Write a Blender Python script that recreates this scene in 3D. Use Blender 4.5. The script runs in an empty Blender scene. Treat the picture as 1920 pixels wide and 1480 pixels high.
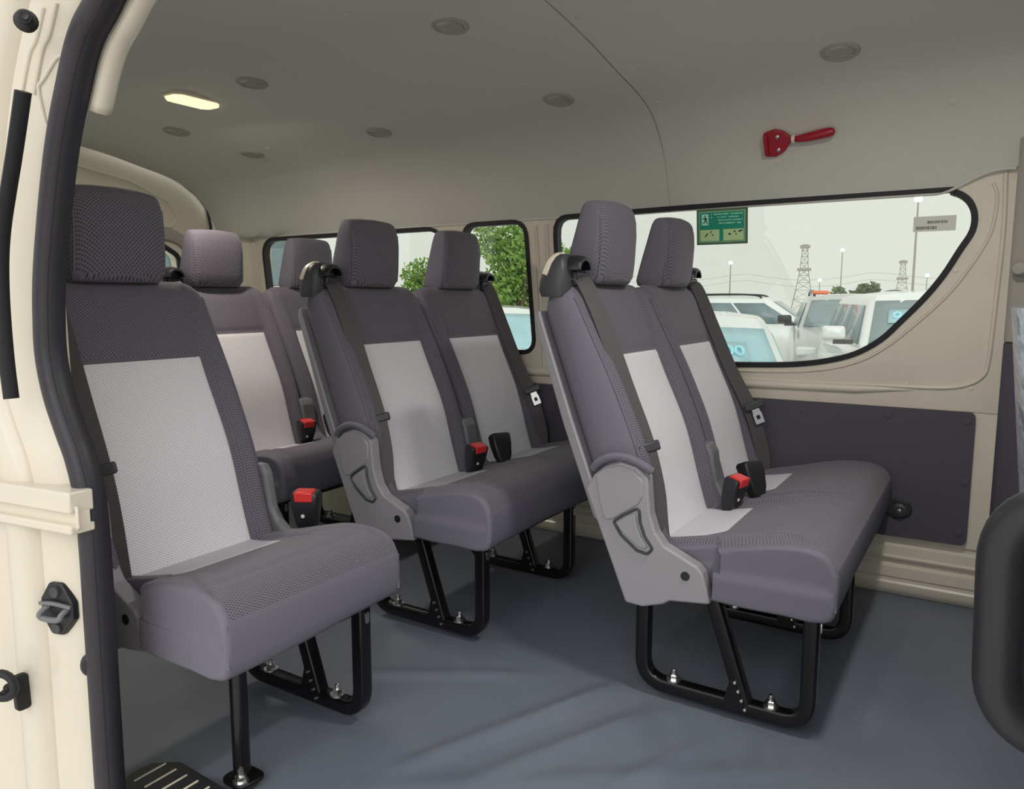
import bpy, bmesh, math, random
from mathutils import Vector, Matrix
random.seed(7)
sc = bpy.context.scene
COL = sc.collection
R = math.radians
PI = math.pi

# ------------------------------------------------------------------ materials
def nd(nt, t, loc=(0, 0), **kw):
    n = nt.nodes.new(t)
    for k, v in kw.items():
        setattr(n, k, v)
    return n

def base_mat(name, col, rough=.5, metal=0., spec=.5, coat=0., alpha=None):
    m = bpy.data.materials.new(name)
    m.use_nodes = True
    b = m.node_tree.nodes['Principled BSDF']
    b.inputs['Base Color'].default_value = (*col, 1)
    b.inputs['Roughness'].default_value = rough
    b.inputs['Metallic'].default_value = metal
    b.inputs['Specular IOR Level'].default_value = spec
    b.inputs['Coat Weight'].default_value = coat
    return m

def noisy(name, col, rough=.5, metal=0., spec=.5, coat=0., scale=60., amount=.12, bump=.1, dist=.002, detail=4.):
    """solid colour broken up by object-space noise plus a fine bump"""
    m = base_mat(name, col, rough, metal, spec, coat)
    nt = m.node_tree
    b = nt.nodes['Principled BSDF']
    tc = nd(nt, 'ShaderNodeTexCoord')
    nz = nd(nt, 'ShaderNodeTexNoise')
    nz.inputs['Scale'].default_value = scale
    nz.inputs['Detail'].default_value = detail
    nt.links.new(tc.outputs['Object'], nz.inputs['Vector'])
    mx = nd(nt, 'ShaderNodeMix', data_type='RGBA')
    mx.inputs['A'].default_value = (*[c * (1 - amount) for c in col], 1)
    mx.inputs['B'].default_value = (*[min(1, c * (1 + amount)) for c in col], 1)
    nt.links.new(nz.outputs['Fac'], mx.inputs['Factor'])
    nt.links.new(mx.outputs['Result'], b.inputs['Base Color'])
    if bump:
        bp = nd(nt, 'ShaderNodeBump')
        bp.inputs['Strength'].default_value = bump
        bp.inputs['Distance'].default_value = dist
        nt.links.new(nz.outputs['Fac'], bp.inputs['Height'])
        nt.links.new(bp.outputs['Normal'], b.inputs['Normal'])
    return m

def weave(name, dark, light, pu=.0095, pv=.0062, rough=.8, bump=.5, bias=0.):
    """diamond-mesh upholstery: two crossing diagonal waves in object space"""
    m = base_mat(name, dark, rough, 0, .25)
    nt = m.node_tree
    b = nt.nodes['Principled BSDF']
    tc = nd(nt, 'ShaderNodeTexCoord')
    sp = nd(nt, 'ShaderNodeSeparateXYZ')
    nt.links.new(tc.outputs['Object'], sp.inputs[0])

    def mth(op, a, bb=None):
        n = nd(nt, 'ShaderNodeMath', operation=op)
        for i, v in enumerate((a, bb)):
            if v is None:
                continue
            if isinstance(v, (int, float)):
                n.inputs[i].default_value = v
            else:
                nt.links.new(v, n.inputs[i])
        return n.outputs[0]
    u = mth('MULTIPLY', sp.outputs['X'], 2 * PI / pu)
    v = mth('MULTIPLY', mth('ADD', mth('MULTIPLY', sp.outputs['Z'], .7), sp.outputs['Y']), 2 * PI / pv)
    a = mth('SINE', mth('ADD', u, v))
    c = mth('SINE', mth('SUBTRACT', u, v))
    h = mth('MULTIPLY_ADD', mth('MAXIMUM', a, c), .5)
    h.node.inputs[2].default_value = .5 + bias
    cl = nd(nt, 'ShaderNodeClamp')
    nt.links.new(h, cl.inputs[0])
    mx = nd(nt, 'ShaderNodeMix', data_type='RGBA')
    mx.inputs['A'].default_value = (*dark, 1)
    mx.inputs['B'].default_value = (*light, 1)
    nt.links.new(cl.outputs[0], mx.inputs['Factor'])
    nt.links.new(mx.outputs['Result'], b.inputs['Base Color'])
    bp = nd(nt, 'ShaderNodeBump')
    bp.inputs['Strength'].default_value = bump
    bp.inputs['Distance'].default_value = .0012
    nt.links.new(cl.outputs[0], bp.inputs['Height'])
    nt.links.new(bp.outputs['Normal'], b.inputs['Normal'])
    b.inputs['Sheen Weight'].default_value = .15
    return m

def emit(name, col, strength):
    m = bpy.data.materials.new(name)
    m.use_nodes = True
    nt = m.node_tree
    nt.nodes.remove(nt.nodes['Principled BSDF'])
    e = nd(nt, 'ShaderNodeEmission')
    e.inputs[0].default_value = (*col, 1)
    e.inputs[1].default_value = strength
    nt.links.new(e.outputs[0], nt.nodes['Material Output'].inputs[0])
    return m

def pane_mat(name, tint, gloss=.08, rough=0.):
    m = bpy.data.materials.new(name)
    m.use_nodes = True
    nt = m.node_tree
    nt.nodes.remove(nt.nodes['Principled BSDF'])
    t = nd(nt, 'ShaderNodeBsdfTransparent')
    t.inputs[0].default_value = (*tint, 1)
    g = nd(nt, 'ShaderNodeBsdfGlossy')
    g.inputs['Roughness'].default_value = rough
    mx = nd(nt, 'ShaderNodeMixShader')
    mx.inputs[0].default_value = gloss
    nt.links.new(t.outputs[0], mx.inputs[1])
    nt.links.new(g.outputs[0], mx.inputs[2])
    nt.links.new(mx.outputs[0], nt.nodes['Material Output'].inputs[0])
    return m

M = {}
M['cream'] = noisy('cream_body_paint', (.68, .63, .525), .28, spec=.5, coat=.35, scale=9, amount=.03, bump=.02, dist=.01)
M['headliner'] = noisy('moulded_headliner', (.58, .575, .535), .85, spec=.2, scale=260, amount=.06, bump=.12, dist=.001)
M['pillar'] = noisy('grey_beige_pillar_trim', (.36, .345, .31), .7, scale=200, amount=.04, bump=.08, dist=.001)
M['floor'] = noisy('dark_vinyl_floor', (.145, .165, .205), .36, spec=.45, scale=7, amount=.14, bump=.25, dist=.004, detail=5)
M['vinyl'] = noisy('grey_seat_side_fabric', (.160, .152, .190), .75, spec=.25, scale=500, amount=.10, bump=.15, dist=.0006)
M['plastic'] = noisy('grey_moulded_plastic', (.31, .30, .325), .5, scale=420, amount=.04, bump=.06, dist=.0006)
M['plastic2'] = noisy('slate_moulded_plastic', (.16, .165, .175), .5, scale=420, amount=.04, bump=.06, dist=.0006)
M['darkplastic'] = noisy('charcoal_plastic', (.05, .05, .058), .48, scale=300, amount=.06, bump=.05, dist=.0006)
M['blackplastic'] = noisy('black_plastic', (.014, .014, .017), .4, scale=300, amount=.06, bump=.04, dist=.0006)
M['rubber'] = noisy('black_rubber', (.024, .022, .030), .5, scale=120, amount=.10, bump=.05, dist=.001)
M['rubber2'] = noisy('window_gasket_rubber', (.012, .012, .015), .6, scale=120, amount=.1, bump=.04, dist=.001)
M['grip'] = noisy('soft_black_grip', (.019, .018, .023), .45, scale=500, amount=.1, bump=.08, dist=.0005)
M['trim'] = noisy('charcoal_trim_board', (.082, .075, .096), .72, spec=.3, scale=350, amount=.12, bump=.25, dist=.0012)
M['metal'] = noisy('black_enamelled_steel', (.005, .005, .006), .22, spec=.4, coat=.15, scale=60, amount=.1, bump=.02, dist=.001)
M['zinc'] = noisy('zinc_plated_steel', (.68, .68, .66), .28, metal=1., scale=150, amount=.1, bump=.04, dist=.0005)
M['chrome'] = noisy('bright_steel', (.6, .62, .62), .35, metal=1., scale=80, amount=.05, bump=.0)
M['red'] = noisy('red_plastic', (.75, .035, .035), .35, scale=80, amount=.05, bump=.02)
M['hammer'] = noisy('crimson_plastic', (.35, .006, .02), .32, scale=80, amount=.06, bump=.02)
M['webbing'] = noisy('seat_belt_webbing', (.075, .068, .072), .65, scale=700, amount=.25, bump=.3, dist=.0005)
M['weave_dark'] = weave('dark_mesh_upholstery', (.036, .032, .044), (.185, .168, .207))
M['weave_light'] = weave('light_mesh_upholstery', (.34, .33, .37), (.86, .84, .89), bias=.22)
M['plain_light'] = noisy('light_plain_upholstery', (.60, .59, .64), .8, spec=.2, scale=600, amount=.08, bump=.12, dist=.0006)
M['glass'] = pane_mat('clear_window_glass', (.93, .96, .93), .05)
M['ivory'] = noisy('ivory_plastic', (.72, .66, .55), .4, scale=50, amount=.04, bump=.02)
M['lamp'] = emit('warm_lamp_lens', (1., .84, .45), 1.2)

# ------------------------------------------------------------------ mesh builder
class MB:
    def __init__(s):
        s.v = []; s.f = []; s.m = []

    def add(s, verts, faces, mi=0):
        o = len(s.v)
        s.v += [tuple(p) for p in verts]
        for k, f in enumerate(faces):
            s.f.append([i + o for i in f])
            s.m.append(mi[k] if isinstance(mi, list) else mi)

    def box(s, lo, hi, mi=0, mat=None):
        x0, y0, z0 = lo; x1, y1, z1 = hi
        v = [(x0, y0, z0), (x1, y0, z0), (x1, y1, z0), (x0, y1, z0), (x0, y0, z1), (x1, y0, z1), (x1, y1, z1), (x0, y1, z1)]
        if mat:
            v = [mat @ Vector(p) for p in v]
        s.add(v, [[0, 3, 2, 1], [4, 5, 6, 7], [0, 1, 5, 4], [1, 2, 6, 5], [2, 3, 7, 6], [3, 0, 4, 7]], mi)
        return s

    def loft(s, loops, cap0=True, cap1=True, closed=True, mi=0, wrap=False):
        n = len(loops[0]); L = len(loops)
        v = [p for l in loops for p in l]
        f = []; mm = []
        for a in range(L if wrap else L - 1):
            b = (a + 1) % L
            for i in range(n if closed else n - 1):
                j = (i + 1) % n
                f.append([a * n + i, a * n + j, b * n + j, b * n + i])
                mm.append(mi(a, i) if callable(mi) else mi)
        if cap0 and not wrap:
            f.append(list(range(n))[::-1]); mm.append(mi(0, -1) if callable(mi) else mi)
        if cap1 and not wrap:
            f.append([(L - 1) * n + i for i in range(n)]); mm.append(mi(L - 1, -1) if callable(mi) else mi)
        s.add(v, f, mm)
        return s

    def tube(s, path, r, n=12, rx=None, wrap=False, up=None, mi=0, square=False, e=2.):
        """sweep a round (or rounded-square) section along a path"""
        P = [Vector(p) for p in path]
        L = len(P); loops = []
        T = []
        for i in range(L):
            a = P[i - 1] if (i > 0 or wrap) else P[i]
            b = P[(i + 1) % L] if (i < L - 1 or wrap) else P[i]
            T.append((b - a).normalized())
        if up is None:
            up = Vector((0, 0, 1)) if abs(T[0].z) < .9 else Vector((1, 0, 0))
        up = Vector(up)
        for i in range(L):
            t = T[i]
            u = (up - t * up.dot(t))
            if u.length < 1e-5:
                u = Vector((1, 0, 0)) - t * t.x
            u.normalize(); w = t.cross(u)
            k = 1.
            if 0 < i < L - 1 or wrap:   # widen at mitres
                c = (P[i] - P[i - 1]).normalized().dot(t)
                k = 1 / max(.5, c)
            rr = r[i] if isinstance(r, (list, tuple)) else r
            lp = []
            for q in range(n):
                an = 2 * PI * (q + .5) / n
                ca, sa = math.cos(an), math.sin(an)
                if square:
                    ee = .35
                    ca = math.copysign(abs(ca) ** ee, ca); sa = math.copysign(abs(sa) ** ee, sa)
                lp.append(P[i] + u * (ca * rr) + w * (sa * (rx if rx else rr)))
            loops.append(lp)
            if not rx:
                up = u
        return s.loft(loops, wrap=wrap, mi=mi)

    def prism(s, poly, axis, a, b, mi=0):
        """polygon in the two other axes (kept in xyz order) extruded from a to b"""
        def P(p, t):
            if axis == 'x': return (t, p[0], p[1])
            if axis == 'y': return (p[0], t, p[1])
            return (p[0], p[1], t)
        return s.loft([[P(p, a) for p in poly], [P(p, b) for p in poly]], mi=mi)

    def lathe(s, prof, c, axis=(0, 0, 1), n=24, mi=0):
        """profile (r, h) turned about an axis through c"""
        ax = Vector(axis).normalized()
        u = ax.orthogonal().normalized(); w = ax.cross(u)
        c = Vector(c)
        loops = []
        for r, h in prof:
            r = max(r, 1e-5)
            loops.append([c + ax * h + (u * math.cos(2 * PI * k / n) + w * math.sin(2 * PI * k / n)) * r for k in range(n)])
        return s.loft(loops, mi=mi)

    def grid(s, fn, nu, nv, mi=0):
        v = [fn(i / nu, j / nv) for j in range(nv + 1) for i in range(nu + 1)]
        f = []
        for j in range(nv):
            for i in range(nu):
                a = j * (nu + 1) + i
                f.append([a, a + 1, a + nu + 2, a + nu + 1])
        s.add(v, f, mi)
        return s

def build(name, mb, mats, parent=None, org=(0, 0, 0), bevel=0., seg=2, angle=35, flip=False, thick=0.):
    """link ONE mesh object; vertices are given in world (or prototype) space, org is subtracted"""
    o0 = Vector(org)
    me = bpy.data.meshes.new(name)
    me.from_pydata([tuple(Vector(p) - o0) for p in mb.v], [], mb.f)
    bm = bmesh.new(); bm.from_mesh(me)
    bmesh.ops.remove_doubles(bm, verts=bm.verts, dist=1e-6)
    if not flip:
        bmesh.ops.recalc_face_normals(bm, faces=bm.faces)
    bm.to_mesh(me); bm.free()
    if len(me.polygons) == len(mb.m):
        me.polygons.foreach_set('material_index', mb.m)
    if not isinstance(mats, (list, tuple)):
        mats = [mats]
    for m in mats:
        me.materials.append(m)
    me.polygons.foreach_set('use_smooth', [True] * len(me.polygons))
    me.set_sharp_from_angle(angle=R(angle))
    ob = bpy.data.objects.new(name, me)
    COL.objects.link(ob)
    if parent:
        ob.parent = parent
    else:
        ob.location = o0
    if thick:
        sm = ob.modifiers.new('solid', 'SOLIDIFY'); sm.thickness = thick; sm.offset = -1
    if bevel:
        bv = ob.modifiers.new('bevel', 'BEVEL')
        bv.width = bevel; bv.segments = seg; bv.limit_method = 'ANGLE'; bv.angle_limit = R(40)
        bv.harden_normals = False
    return ob

def empty(name, loc):
    o = bpy.data.objects.new(name, None)
    o.empty_display_size = .1
    COL.objects.link(o)
    o.location = loc
    return o

def tag(o, label, cat, group=None):
    o['label'] = label; o['category'] = cat
    if group: o['group'] = group
    return o

def struct(o, label=None):
    o['kind'] = 'structure'
    if label: o['label'] = label
    return o

def dup(root, loc, label, rot=None):
    def cp(o, parent):
        c = o.copy(); COL.objects.link(c)
        c.parent = parent
        for ch in list(o.children):
            cp(ch, c)
        return c
    r = cp(root, None)
    r.location = loc
    if rot is not None: r.rotation_euler = rot
    r['label'] = label
    return r

def round_poly(pts, rad, n=6):
    out = []
    N = len(pts)
    for i in range(N):
        p = Vector((*pts[i], 0)); a = Vector((*pts[i - 1], 0)); b = Vector((*pts[(i + 1) % N], 0))
        r = rad[i] if isinstance(rad, (list, tuple)) else rad
        if r <= 0:
            out.append((p.x, p.y)); continue
        da = (a - p).normalized(); db = (b - p).normalized()
        ang = da.angle(db)
        d = min(r / math.tan(ang / 2), .49 * (a - p).length, .49 * (b - p).length)
        p0 = p + da * d; p1 = p + db * d
        for k in range(n + 1):
            t = k / n
            q = p0 * (1 - t) ** 2 + p * 2 * t * (1 - t) + p1 * t * t
            out.append((q.x, q.y))
    return out

def offset_poly(pts, d):
    N = len(pts); A = 0
    for i in range(N):
        A += pts[i - 1][0] * pts[i][1] - pts[i][0] * pts[i - 1][1]
    sg = 1 if A > 0 else -1
    out = []
    for i in range(N):
        p = Vector(pts[i]); a = Vector(pts[i - 1]); b = Vector(pts[(i + 1) % N])
        t = (b - a)
        if t.length < 1e-9: t = Vector((1, 0))
        t.normalize()
        out.append((p.x + t.y * d * sg, p.y - t.x * d * sg))
    return out

def fill_panel(name, outline, holes, mapf, half, mats, parent=None, org=(0, 0, 0)):
    """flat plate with holes (2D curve fill) turned into a mesh; mapf(u, v, w) -> world"""
    cu = bpy.data.curves.new(name, 'CURVE')
    cu.dimensions = '2D'; cu.fill_mode = 'BOTH'; cu.extrude = half
    for pl in [outline] + holes:
        sp = cu.splines.new('POLY'); sp.points.add(len(pl) - 1)
        for i, p in enumerate(pl):
            sp.points[i].co = (p[0], p[1], 0, 1)
        sp.use_cyclic_u = True
    tmp = bpy.data.objects.new('tmp', cu); COL.objects.link(tmp)
    dg = bpy.context.evaluated_depsgraph_get()
    me = bpy.data.meshes.new_from_object(tmp.evaluated_get(dg))
    bpy.data.objects.remove(tmp); bpy.data.curves.remove(cu)
    mb = MB()
    mb.add([mapf(*v.co) for v in me.vertices], [list(p.vertices) for p in me.polygons])
    bpy.data.meshes.remove(me)
    return build(name, mb, mats, parent, org)

def lerp_tab(tab, x):
    if x <= tab[0][0]: return tab[0][1]
    for (a, fa), (b, fb) in zip(tab, tab[1:]):
        if x <= b:
            t = (x - a) / (b - a)
            return fa + (fb - fa) * t
    return tab[-1][1]

def smooth_tab(tab, x):
    """smooth (cosine eased Catmull-like) interpolation"""
    if x <= tab[0][0]: return tab[0][1]
    if x >= tab[-1][0]: return tab[-1][1]
    for i in range(len(tab) - 1):
        a, fa = tab[i]; b, fb = tab[i + 1]
        if x <= b:
            m0 = (fb - tab[i - 1][1]) / (b - tab[i - 1][0]) if i > 0 else (fb - fa) / (b - a)
            m1 = (tab[i + 2][1] - fa) / (tab[i + 2][0] - a) if i + 2 < len(tab) else (fb - fa) / (b - a)
            h = b - a; t = (x - a) / h
            return fa * (2 * t ** 3 - 3 * t * t + 1) + m0 * h * (t ** 3 - 2 * t * t + t) + fb * (-2 * t ** 3 + 3 * t * t) + m1 * h * (t ** 3 - t * t)

def sstep(a, b, x):
    t = max(0, min(1, (x - a) / (b - a)))
    return t * t * (3 - 2 * t)

def spline(pts, n=8):
    """Catmull-Rom through 3D points"""
    P = [Vector(p) for p in pts]
    out = []
    for i in range(len(P) - 1):
        p0 = P[max(i - 1, 0)]; p1 = P[i]; p2 = P[i + 1]; p3 = P[min(i + 2, len(P) - 1)]
        for k in range(n):
            t = k / n
            out.append(.5 * ((2 * p1) + (p2 - p0) * t + (2 * p0 - 5 * p1 + 4 * p2 - p3) * t * t + (3 * p1 - p0 - 3 * p2 + p3) * t ** 3))
    out.append(P[-1])
    return out

# ------------------------------------------------------------------ camera
cam = bpy.data.cameras.new('camera')
co = bpy.data.objects.new('camera', cam); COL.objects.link(co)
yaw, pitch = R(32.1), R(7.2)
fw = Vector((math.cos(yaw) * math.cos(pitch), math.sin(yaw) * math.cos(pitch), -math.sin(pitch)))
rt = fw.cross(Vector((0, 0, 1))).normalized(); up = rt.cross(fw)
co.matrix_world = Matrix(((rt.x, up.x, -fw.x, 0), (rt.y, up.y, -fw.y, 0), (rt.z, up.z, -fw.z, .92), (0, 0, 0, 1)))
cam.sensor_fit = 'HORIZONTAL'; cam.sensor_width = 36; cam.lens = 36 * 1420 / 1920
cam.clip_start = .02; cam.clip_end = 2000
sc.camera = co

# ------------------------------------------------------------------ seat shapes (prototype space = first row, world x / y / z)
DIRY, DIRZ = .343, .939          # seat back rises along this direction; forward normal is (-DIRZ, DIRY) in (y, z)
BY, BZ, BL = .672, .345, .654    # foot and length of the backrest axis

def xsamples(n):
    """-1..1, denser towards the edges and at the seams"""
    s = [-1 + 2 * i / n for i in range(n + 1)]
    return [math.copysign(1 - (1 - abs(t)) ** 1.25, t) for t in s]

XS = xsamples(44)

def back_front(xn, t):
    """forward depth of the backrest front face; xn -1..1 across, t 0..1 up"""
    e = max(0., 1 - abs(xn) ** 7) ** .45
    h = .046 + .022 * math.exp(-((t - .34) / .22) ** 2) * 0.7
    t = max(t, 0.)
    bol = sstep(.66, .88, abs(xn)) * (.036 * (1 - sstep(.55, 1.0, t)) + .008)
    seam = .008 * math.exp(-((abs(xn) - .70) / .022) ** 2)
    hl = .004 * math.exp(-((t - .70) / .008) ** 2) * (1 - sstep(.66, .72, abs(xn)))
    return e * (h + bol - seam - hl)

def back_point(cx, hw, xn, t, d):
    tt = t * BL
    return Vector((cx + xn * hw, BY + tt * DIRY - d * DIRZ, BZ + tt * DIRZ + d * DIRY))

def back_scale(t, xn=0):
    """rounded top edge"""
    a = .90
    if t <= a: return 1.
    q = (t - a) / (1 - a)
    return math.sqrt(max(0., 1 - q * q * .97))

def top_drop(xn):
    return 1 - .035 * max(0, (abs(xn) - .72) / .28) ** 2.2

def make_backrest(cx, hw, parent, org, name='backrest'):
    TS = [-.06, -.03, 0, .03, .08, .14, .2, .26, .32, .38, .44, .5, .56, .62, .665, .69, .70, .71, .735, .78, .83, .88, .91, .935, .955, .97, .985, .995, 1.]
    loops = []
    nF = len(XS)
    for t in TS:
        s = back_scale(t)
        lp = []
        w = hw * (1 - .02 * sstep(.3, 0, t)) - .012 * (1 - s)
        for xn in XS:
            tt = t * top_drop(xn)
            lp.append(back_point(cx, w, xn, tt, back_front(xn, t) * s))
        for xn in XS[-2:0:-2]:
            e = max(0., 1 - abs(xn) ** 8) ** .4
            lp.append(back_point(cx, w, xn, t * top_drop(xn), -e * .068 * s * (.75 + .25 * sstep(0, .3, t))))
        loops.append(lp)
    xm = [(XS[i] + XS[i + 1]) / 2 for i in range(nF - 1)]
    mb = MB()
    mb.loft(loops, mi=lambda a, i: 0 if (0 <= i < nF - 1 and abs(xm[i]) < .93) else 1)
    bk = build(name, mb, [M['weave_dark'], M['vinyl']], parent, org, angle=60)
    for sx in (-1, 1):
        pts = [back_point(cx, hw, sx * .93, t * top_drop(.93), back_front(.93, t) * back_scale(t) + .0005) for t in (.08, .16, .24, .32, .40, .48, .56, .64, .72, .80, .87, .91, .94)]
        build('piping', MB().tube(spline(pts, 3), .0026, 8), M['vinyl'], bk, org)
    return bk

def make_back_insert(cx, hw, parent, org):
    """light panel over the lower middle of the backrest"""
    def fn(a, b):
        t = -.05 + (.692 + .05) * b
        wlim = .695 - .05 * (b - .5) ** 2
        xn = (-1 + 2 * a) * wlim
        edge = min(min(a, 1 - a) / .02, min(b, 1 - b) / .012, 1)
        return back_point(cx, hw, xn, t, back_front(xn, t) + .0035 * edge ** .5 - .0015)
    mb = MB().grid(fn, 50, 40)
    # side walls are formed by the edge dipping under the dark cover
    o = build('backrest_insert', mb, M['weave_light'], parent, org, angle=60)
    o['label'] = 'light grey mesh centre panel'
    return o

def make_headrest(cx, parent, org, wh=.115):
    prof = [  # z, y front, y rear
        (.957, .848, .925), (.961, .836, .942), (.976, .828, .946), (1.01, .823, .938), (1.05, .820, .927), (1.09, .818, .915),
        (1.125, .820, .905), (1.150, .825, .898), (1.162, .832, .892), (1.168, .842, .884), (1.170, .856, .872)]
    loops = []
    NS = 40
    for k, (z, yf, yr) in enumerate(prof):
        q = max(0, (z - .968) / .202)
        w = wh * (1 - .05 * q)
        if z > 1.12: w *= math.sqrt(max(.05, 1 - ((z - 1.12) / .052) ** 2 * .20))
        if z < .975: w *= .95
        yc, hd = (yf + yr) / 2, (yr - yf) / 2
        lp = []
        for i in range(NS):
            an = 2 * PI * i / NS
            c, s = math.cos(an), math.sin(an)
            px_ = math.copysign(abs(c) ** .38, c); py_ = math.copysign(abs(s) ** .42, s)
            lp.append(Vector((cx + px_ * w, yc + py_ * hd + .006 * (px_ * px_ - 1) * (1 if py_ < 0 else 0), z - .006 * px_ * px_ * q)))
        loops.append(lp)
    mb = MB()
    # front middle is mesh fabric, sides and rear plain
    def mi(a, i):
        if i < 0: return 1
        an = 2 * PI * (i + .5) / NS
        return 0 if (math.sin(an) < -.25) else 1
    mb.loft(loops, mi=mi)
    h = build('headrest', mb, [M['weave_dark'], M['vinyl']], parent, org, angle=70)
    for sx in (-1, 1):
        b = MB().tube([(cx + sx * .055, .872, .93), (cx + sx * .055, .878, .975)], .006, 10)
        build('headrest_post', b, M['blackplastic'], h, org)
        b = MB().lathe([(0, 0), (.015, 0), (.016, .006), (.012, .012), (.007, .013)], (cx + sx * .055, .872, .938), n=16)
        build('post_sleeve', b, M['blackplastic'], h, org)
    # sewn piping on the two front corners
    for sx in (-1, 1):
        pts = []
        for z, yf, yr in prof[2:-4]:
            q = (z - .968) / .202
            pts.append((cx + sx * wh * (1 - .05 * q) * .93, yf + .010, z))
        b = MB().tube(spline(pts, 3), .0022, 6)
        build('piping', b, M['vinyl'], h, org)
    return h

TOP = [(.225, .372), (.232, .388), (.245, .402), (.265, .410), (.29, .413), (.33, .411), (.38, .402), (.43, .390), (.48, .377), (.54, .362), (.60, .350), (.66, .344)]

def make_cushion(x0, x1, centres, hw, parent, org, notch=.05):
    """one seat base with a contoured top; centres = middle of every sitting place"""
    n = int((x1 - x0) / .011)
    xs = [x0 + (x1 - x0) * i / n for i in range(n + 1)]
    er = .013
    xs = sorted(set([round(x, 4) for x in xs if x0 + er < x < x1 - er] + [x0 + er * (1 - math.cos(a * PI / 16)) for a in range(9)] + [x1 - er * (1 - math.cos(a * PI / 16)) for a in range(9)]))
    yt = sorted([.224 + (.66 - .224) * ((i / 34) ** 1.35) for i in range(35)] + [.468, .476, .484, .492, .5, .508])
    loops = []
    for x in xs:
        d = min(x - x0, x1 - x)
        k = math.sqrt(max(0, 1 - ((er - d) / er) ** 2)) if d < er else 1.
        c = min(centres, key=lambda q: abs(q - x)); xn = (x - c) / hw
        g = min(abs(x - (centres[i] + centres[i + 1]) / 2) for i in range(len(centres) - 1)) if len(centres) > 1 else 9
        lp = []
        for y in yt:
            z = smooth_tab(TOP, y)
            mid = sstep(.24, .40, y) * (1 - .35 * sstep(.55, .66, y))
            z += mid * (.010 * sstep(.55, .80, abs(xn)) - .012 * sstep(.97, 1.04, abs(xn)))
            seam_x = .70 + .22 * sstep(.45, .24, y)
            z -= .0075 * math.exp(-((abs(xn) - seam_x) / .030) ** 2) * sstep(.235, .28, y)
            z -= .004 * math.exp(-((y - .30) / .006) ** 2) * (1 - sstep(.8, .9, abs(xn)))
            if g < .02: z -= .016 * math.exp(-(g / .008) ** 2) * mid
            lp.append((y, z))
        low = .262 - .004 * math.sin(x * 9)
        under = [(.660, .30), (.655, .275), (.62, .268), (.56, .264), (.515, low), (.508, low), (.50, low), (.492, low), (.484, low), (.476, low), (.468, low), (.44, low - .001), (.40, low - .002), (.32, low), (.27, low - .002), (.245, low + .002), (.232, low + .008), (.2255, low + .018), (.2212, low + .04), (.2195, .33), (.2205, .355)]
        lp = lp + under
        cy, cz = .44, .335
        out = []
        for (y, z) in lp:
            sh = .009 * (1 - k)
            yy = y + math.copysign(min(sh, abs(y - cy)), cy - y)
            zz = z + math.copysign(min(sh, abs(z - cz)), cz - z)
            xx = x + notch * sstep(.482, .500, y + .02 * math.sin((z - .26) * 20)) * max(0, 1 - (x - x0) / .12)
            out.append((xx, yy, zz))
        loops.append(out)
    def squash(lp, k):
        return [(x, y, .325 + (z - .325) * k) for x, y, z in lp]
    loops = [squash(loops[0], k) for k in (.02, .3, .6, .85)] + loops + [squash(loops[-1], k) for k in (.85, .6, .3, .02)]
    xs = [xs[0]] * 4 + xs + [xs[-1]] * 4
    corner = [[(x0 + .0065, .2245, z) for z in (.288, .31, .34, .366)], [(x1 - .0065, .2245, z) for z in (.288, .31, .34, .366)]]
    nt = len(yt)
    mb = MB()
    L = len(loops)
    def mi(a, i):
        if i < 0: return 1
        xm = (xs[a] + xs[min(a + 1, L - 1)]) / 2
        if min(xm - x0, x1 - xm) < .012: return 1
        return 0 if i < nt - 1 else 1
    mb.loft(loops, mi=mi)
    cu = build('seat_cushion', mb, [M['weave_dark'], M['vinyl']], parent, org, angle=50)
    for pts in corner:
        build('piping', MB().tube(pts, .0028, 8), M['vinyl'], cu, org)
    # light triangular-ended patch at the back of every place
    for c in centres:
        def fn(a, b, c=c):
            y = .655 - .165 * b
            wl = .168 - .065 * max(0, (b - .30) / .70) ** 1.1
            wr = .155 - .020 * b
            x = c - wl + (wl + wr) * a
            xn = (x - c) / hw
            z = smooth_tab(TOP, y)
            mid = sstep(.24, .40, y) * (1 - .35 * sstep(.55, .66, y))
            z += mid * (.010 * sstep(.55, .80, abs(xn)))
            edge = min(min(a, 1 - a) / .03, min(b, 1 - b) / .05, 1)
            return Vector((x, y, z + .0030 * edge ** .5 - .001))
        p = build('cushion_insert', MB().grid(fn, 24, 16), M['plain_light'], cu, org, angle=60)
        p['label'] = 'light grey patch at the rear of the seat cushion'
    return cu

SHIELD = [(.790, .470), (.768, .508), (.742, .530), (.700, .545), (.662, .538), (.634, .515), (.630, .470), (.626, .430), (.612, .390), (.590, .362), (.545, .343), (.512, .328), (.500, .315),
          (.480, .248), (.575, .236), (.590, .225), (.640, .208), (.683, .210)]

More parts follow.
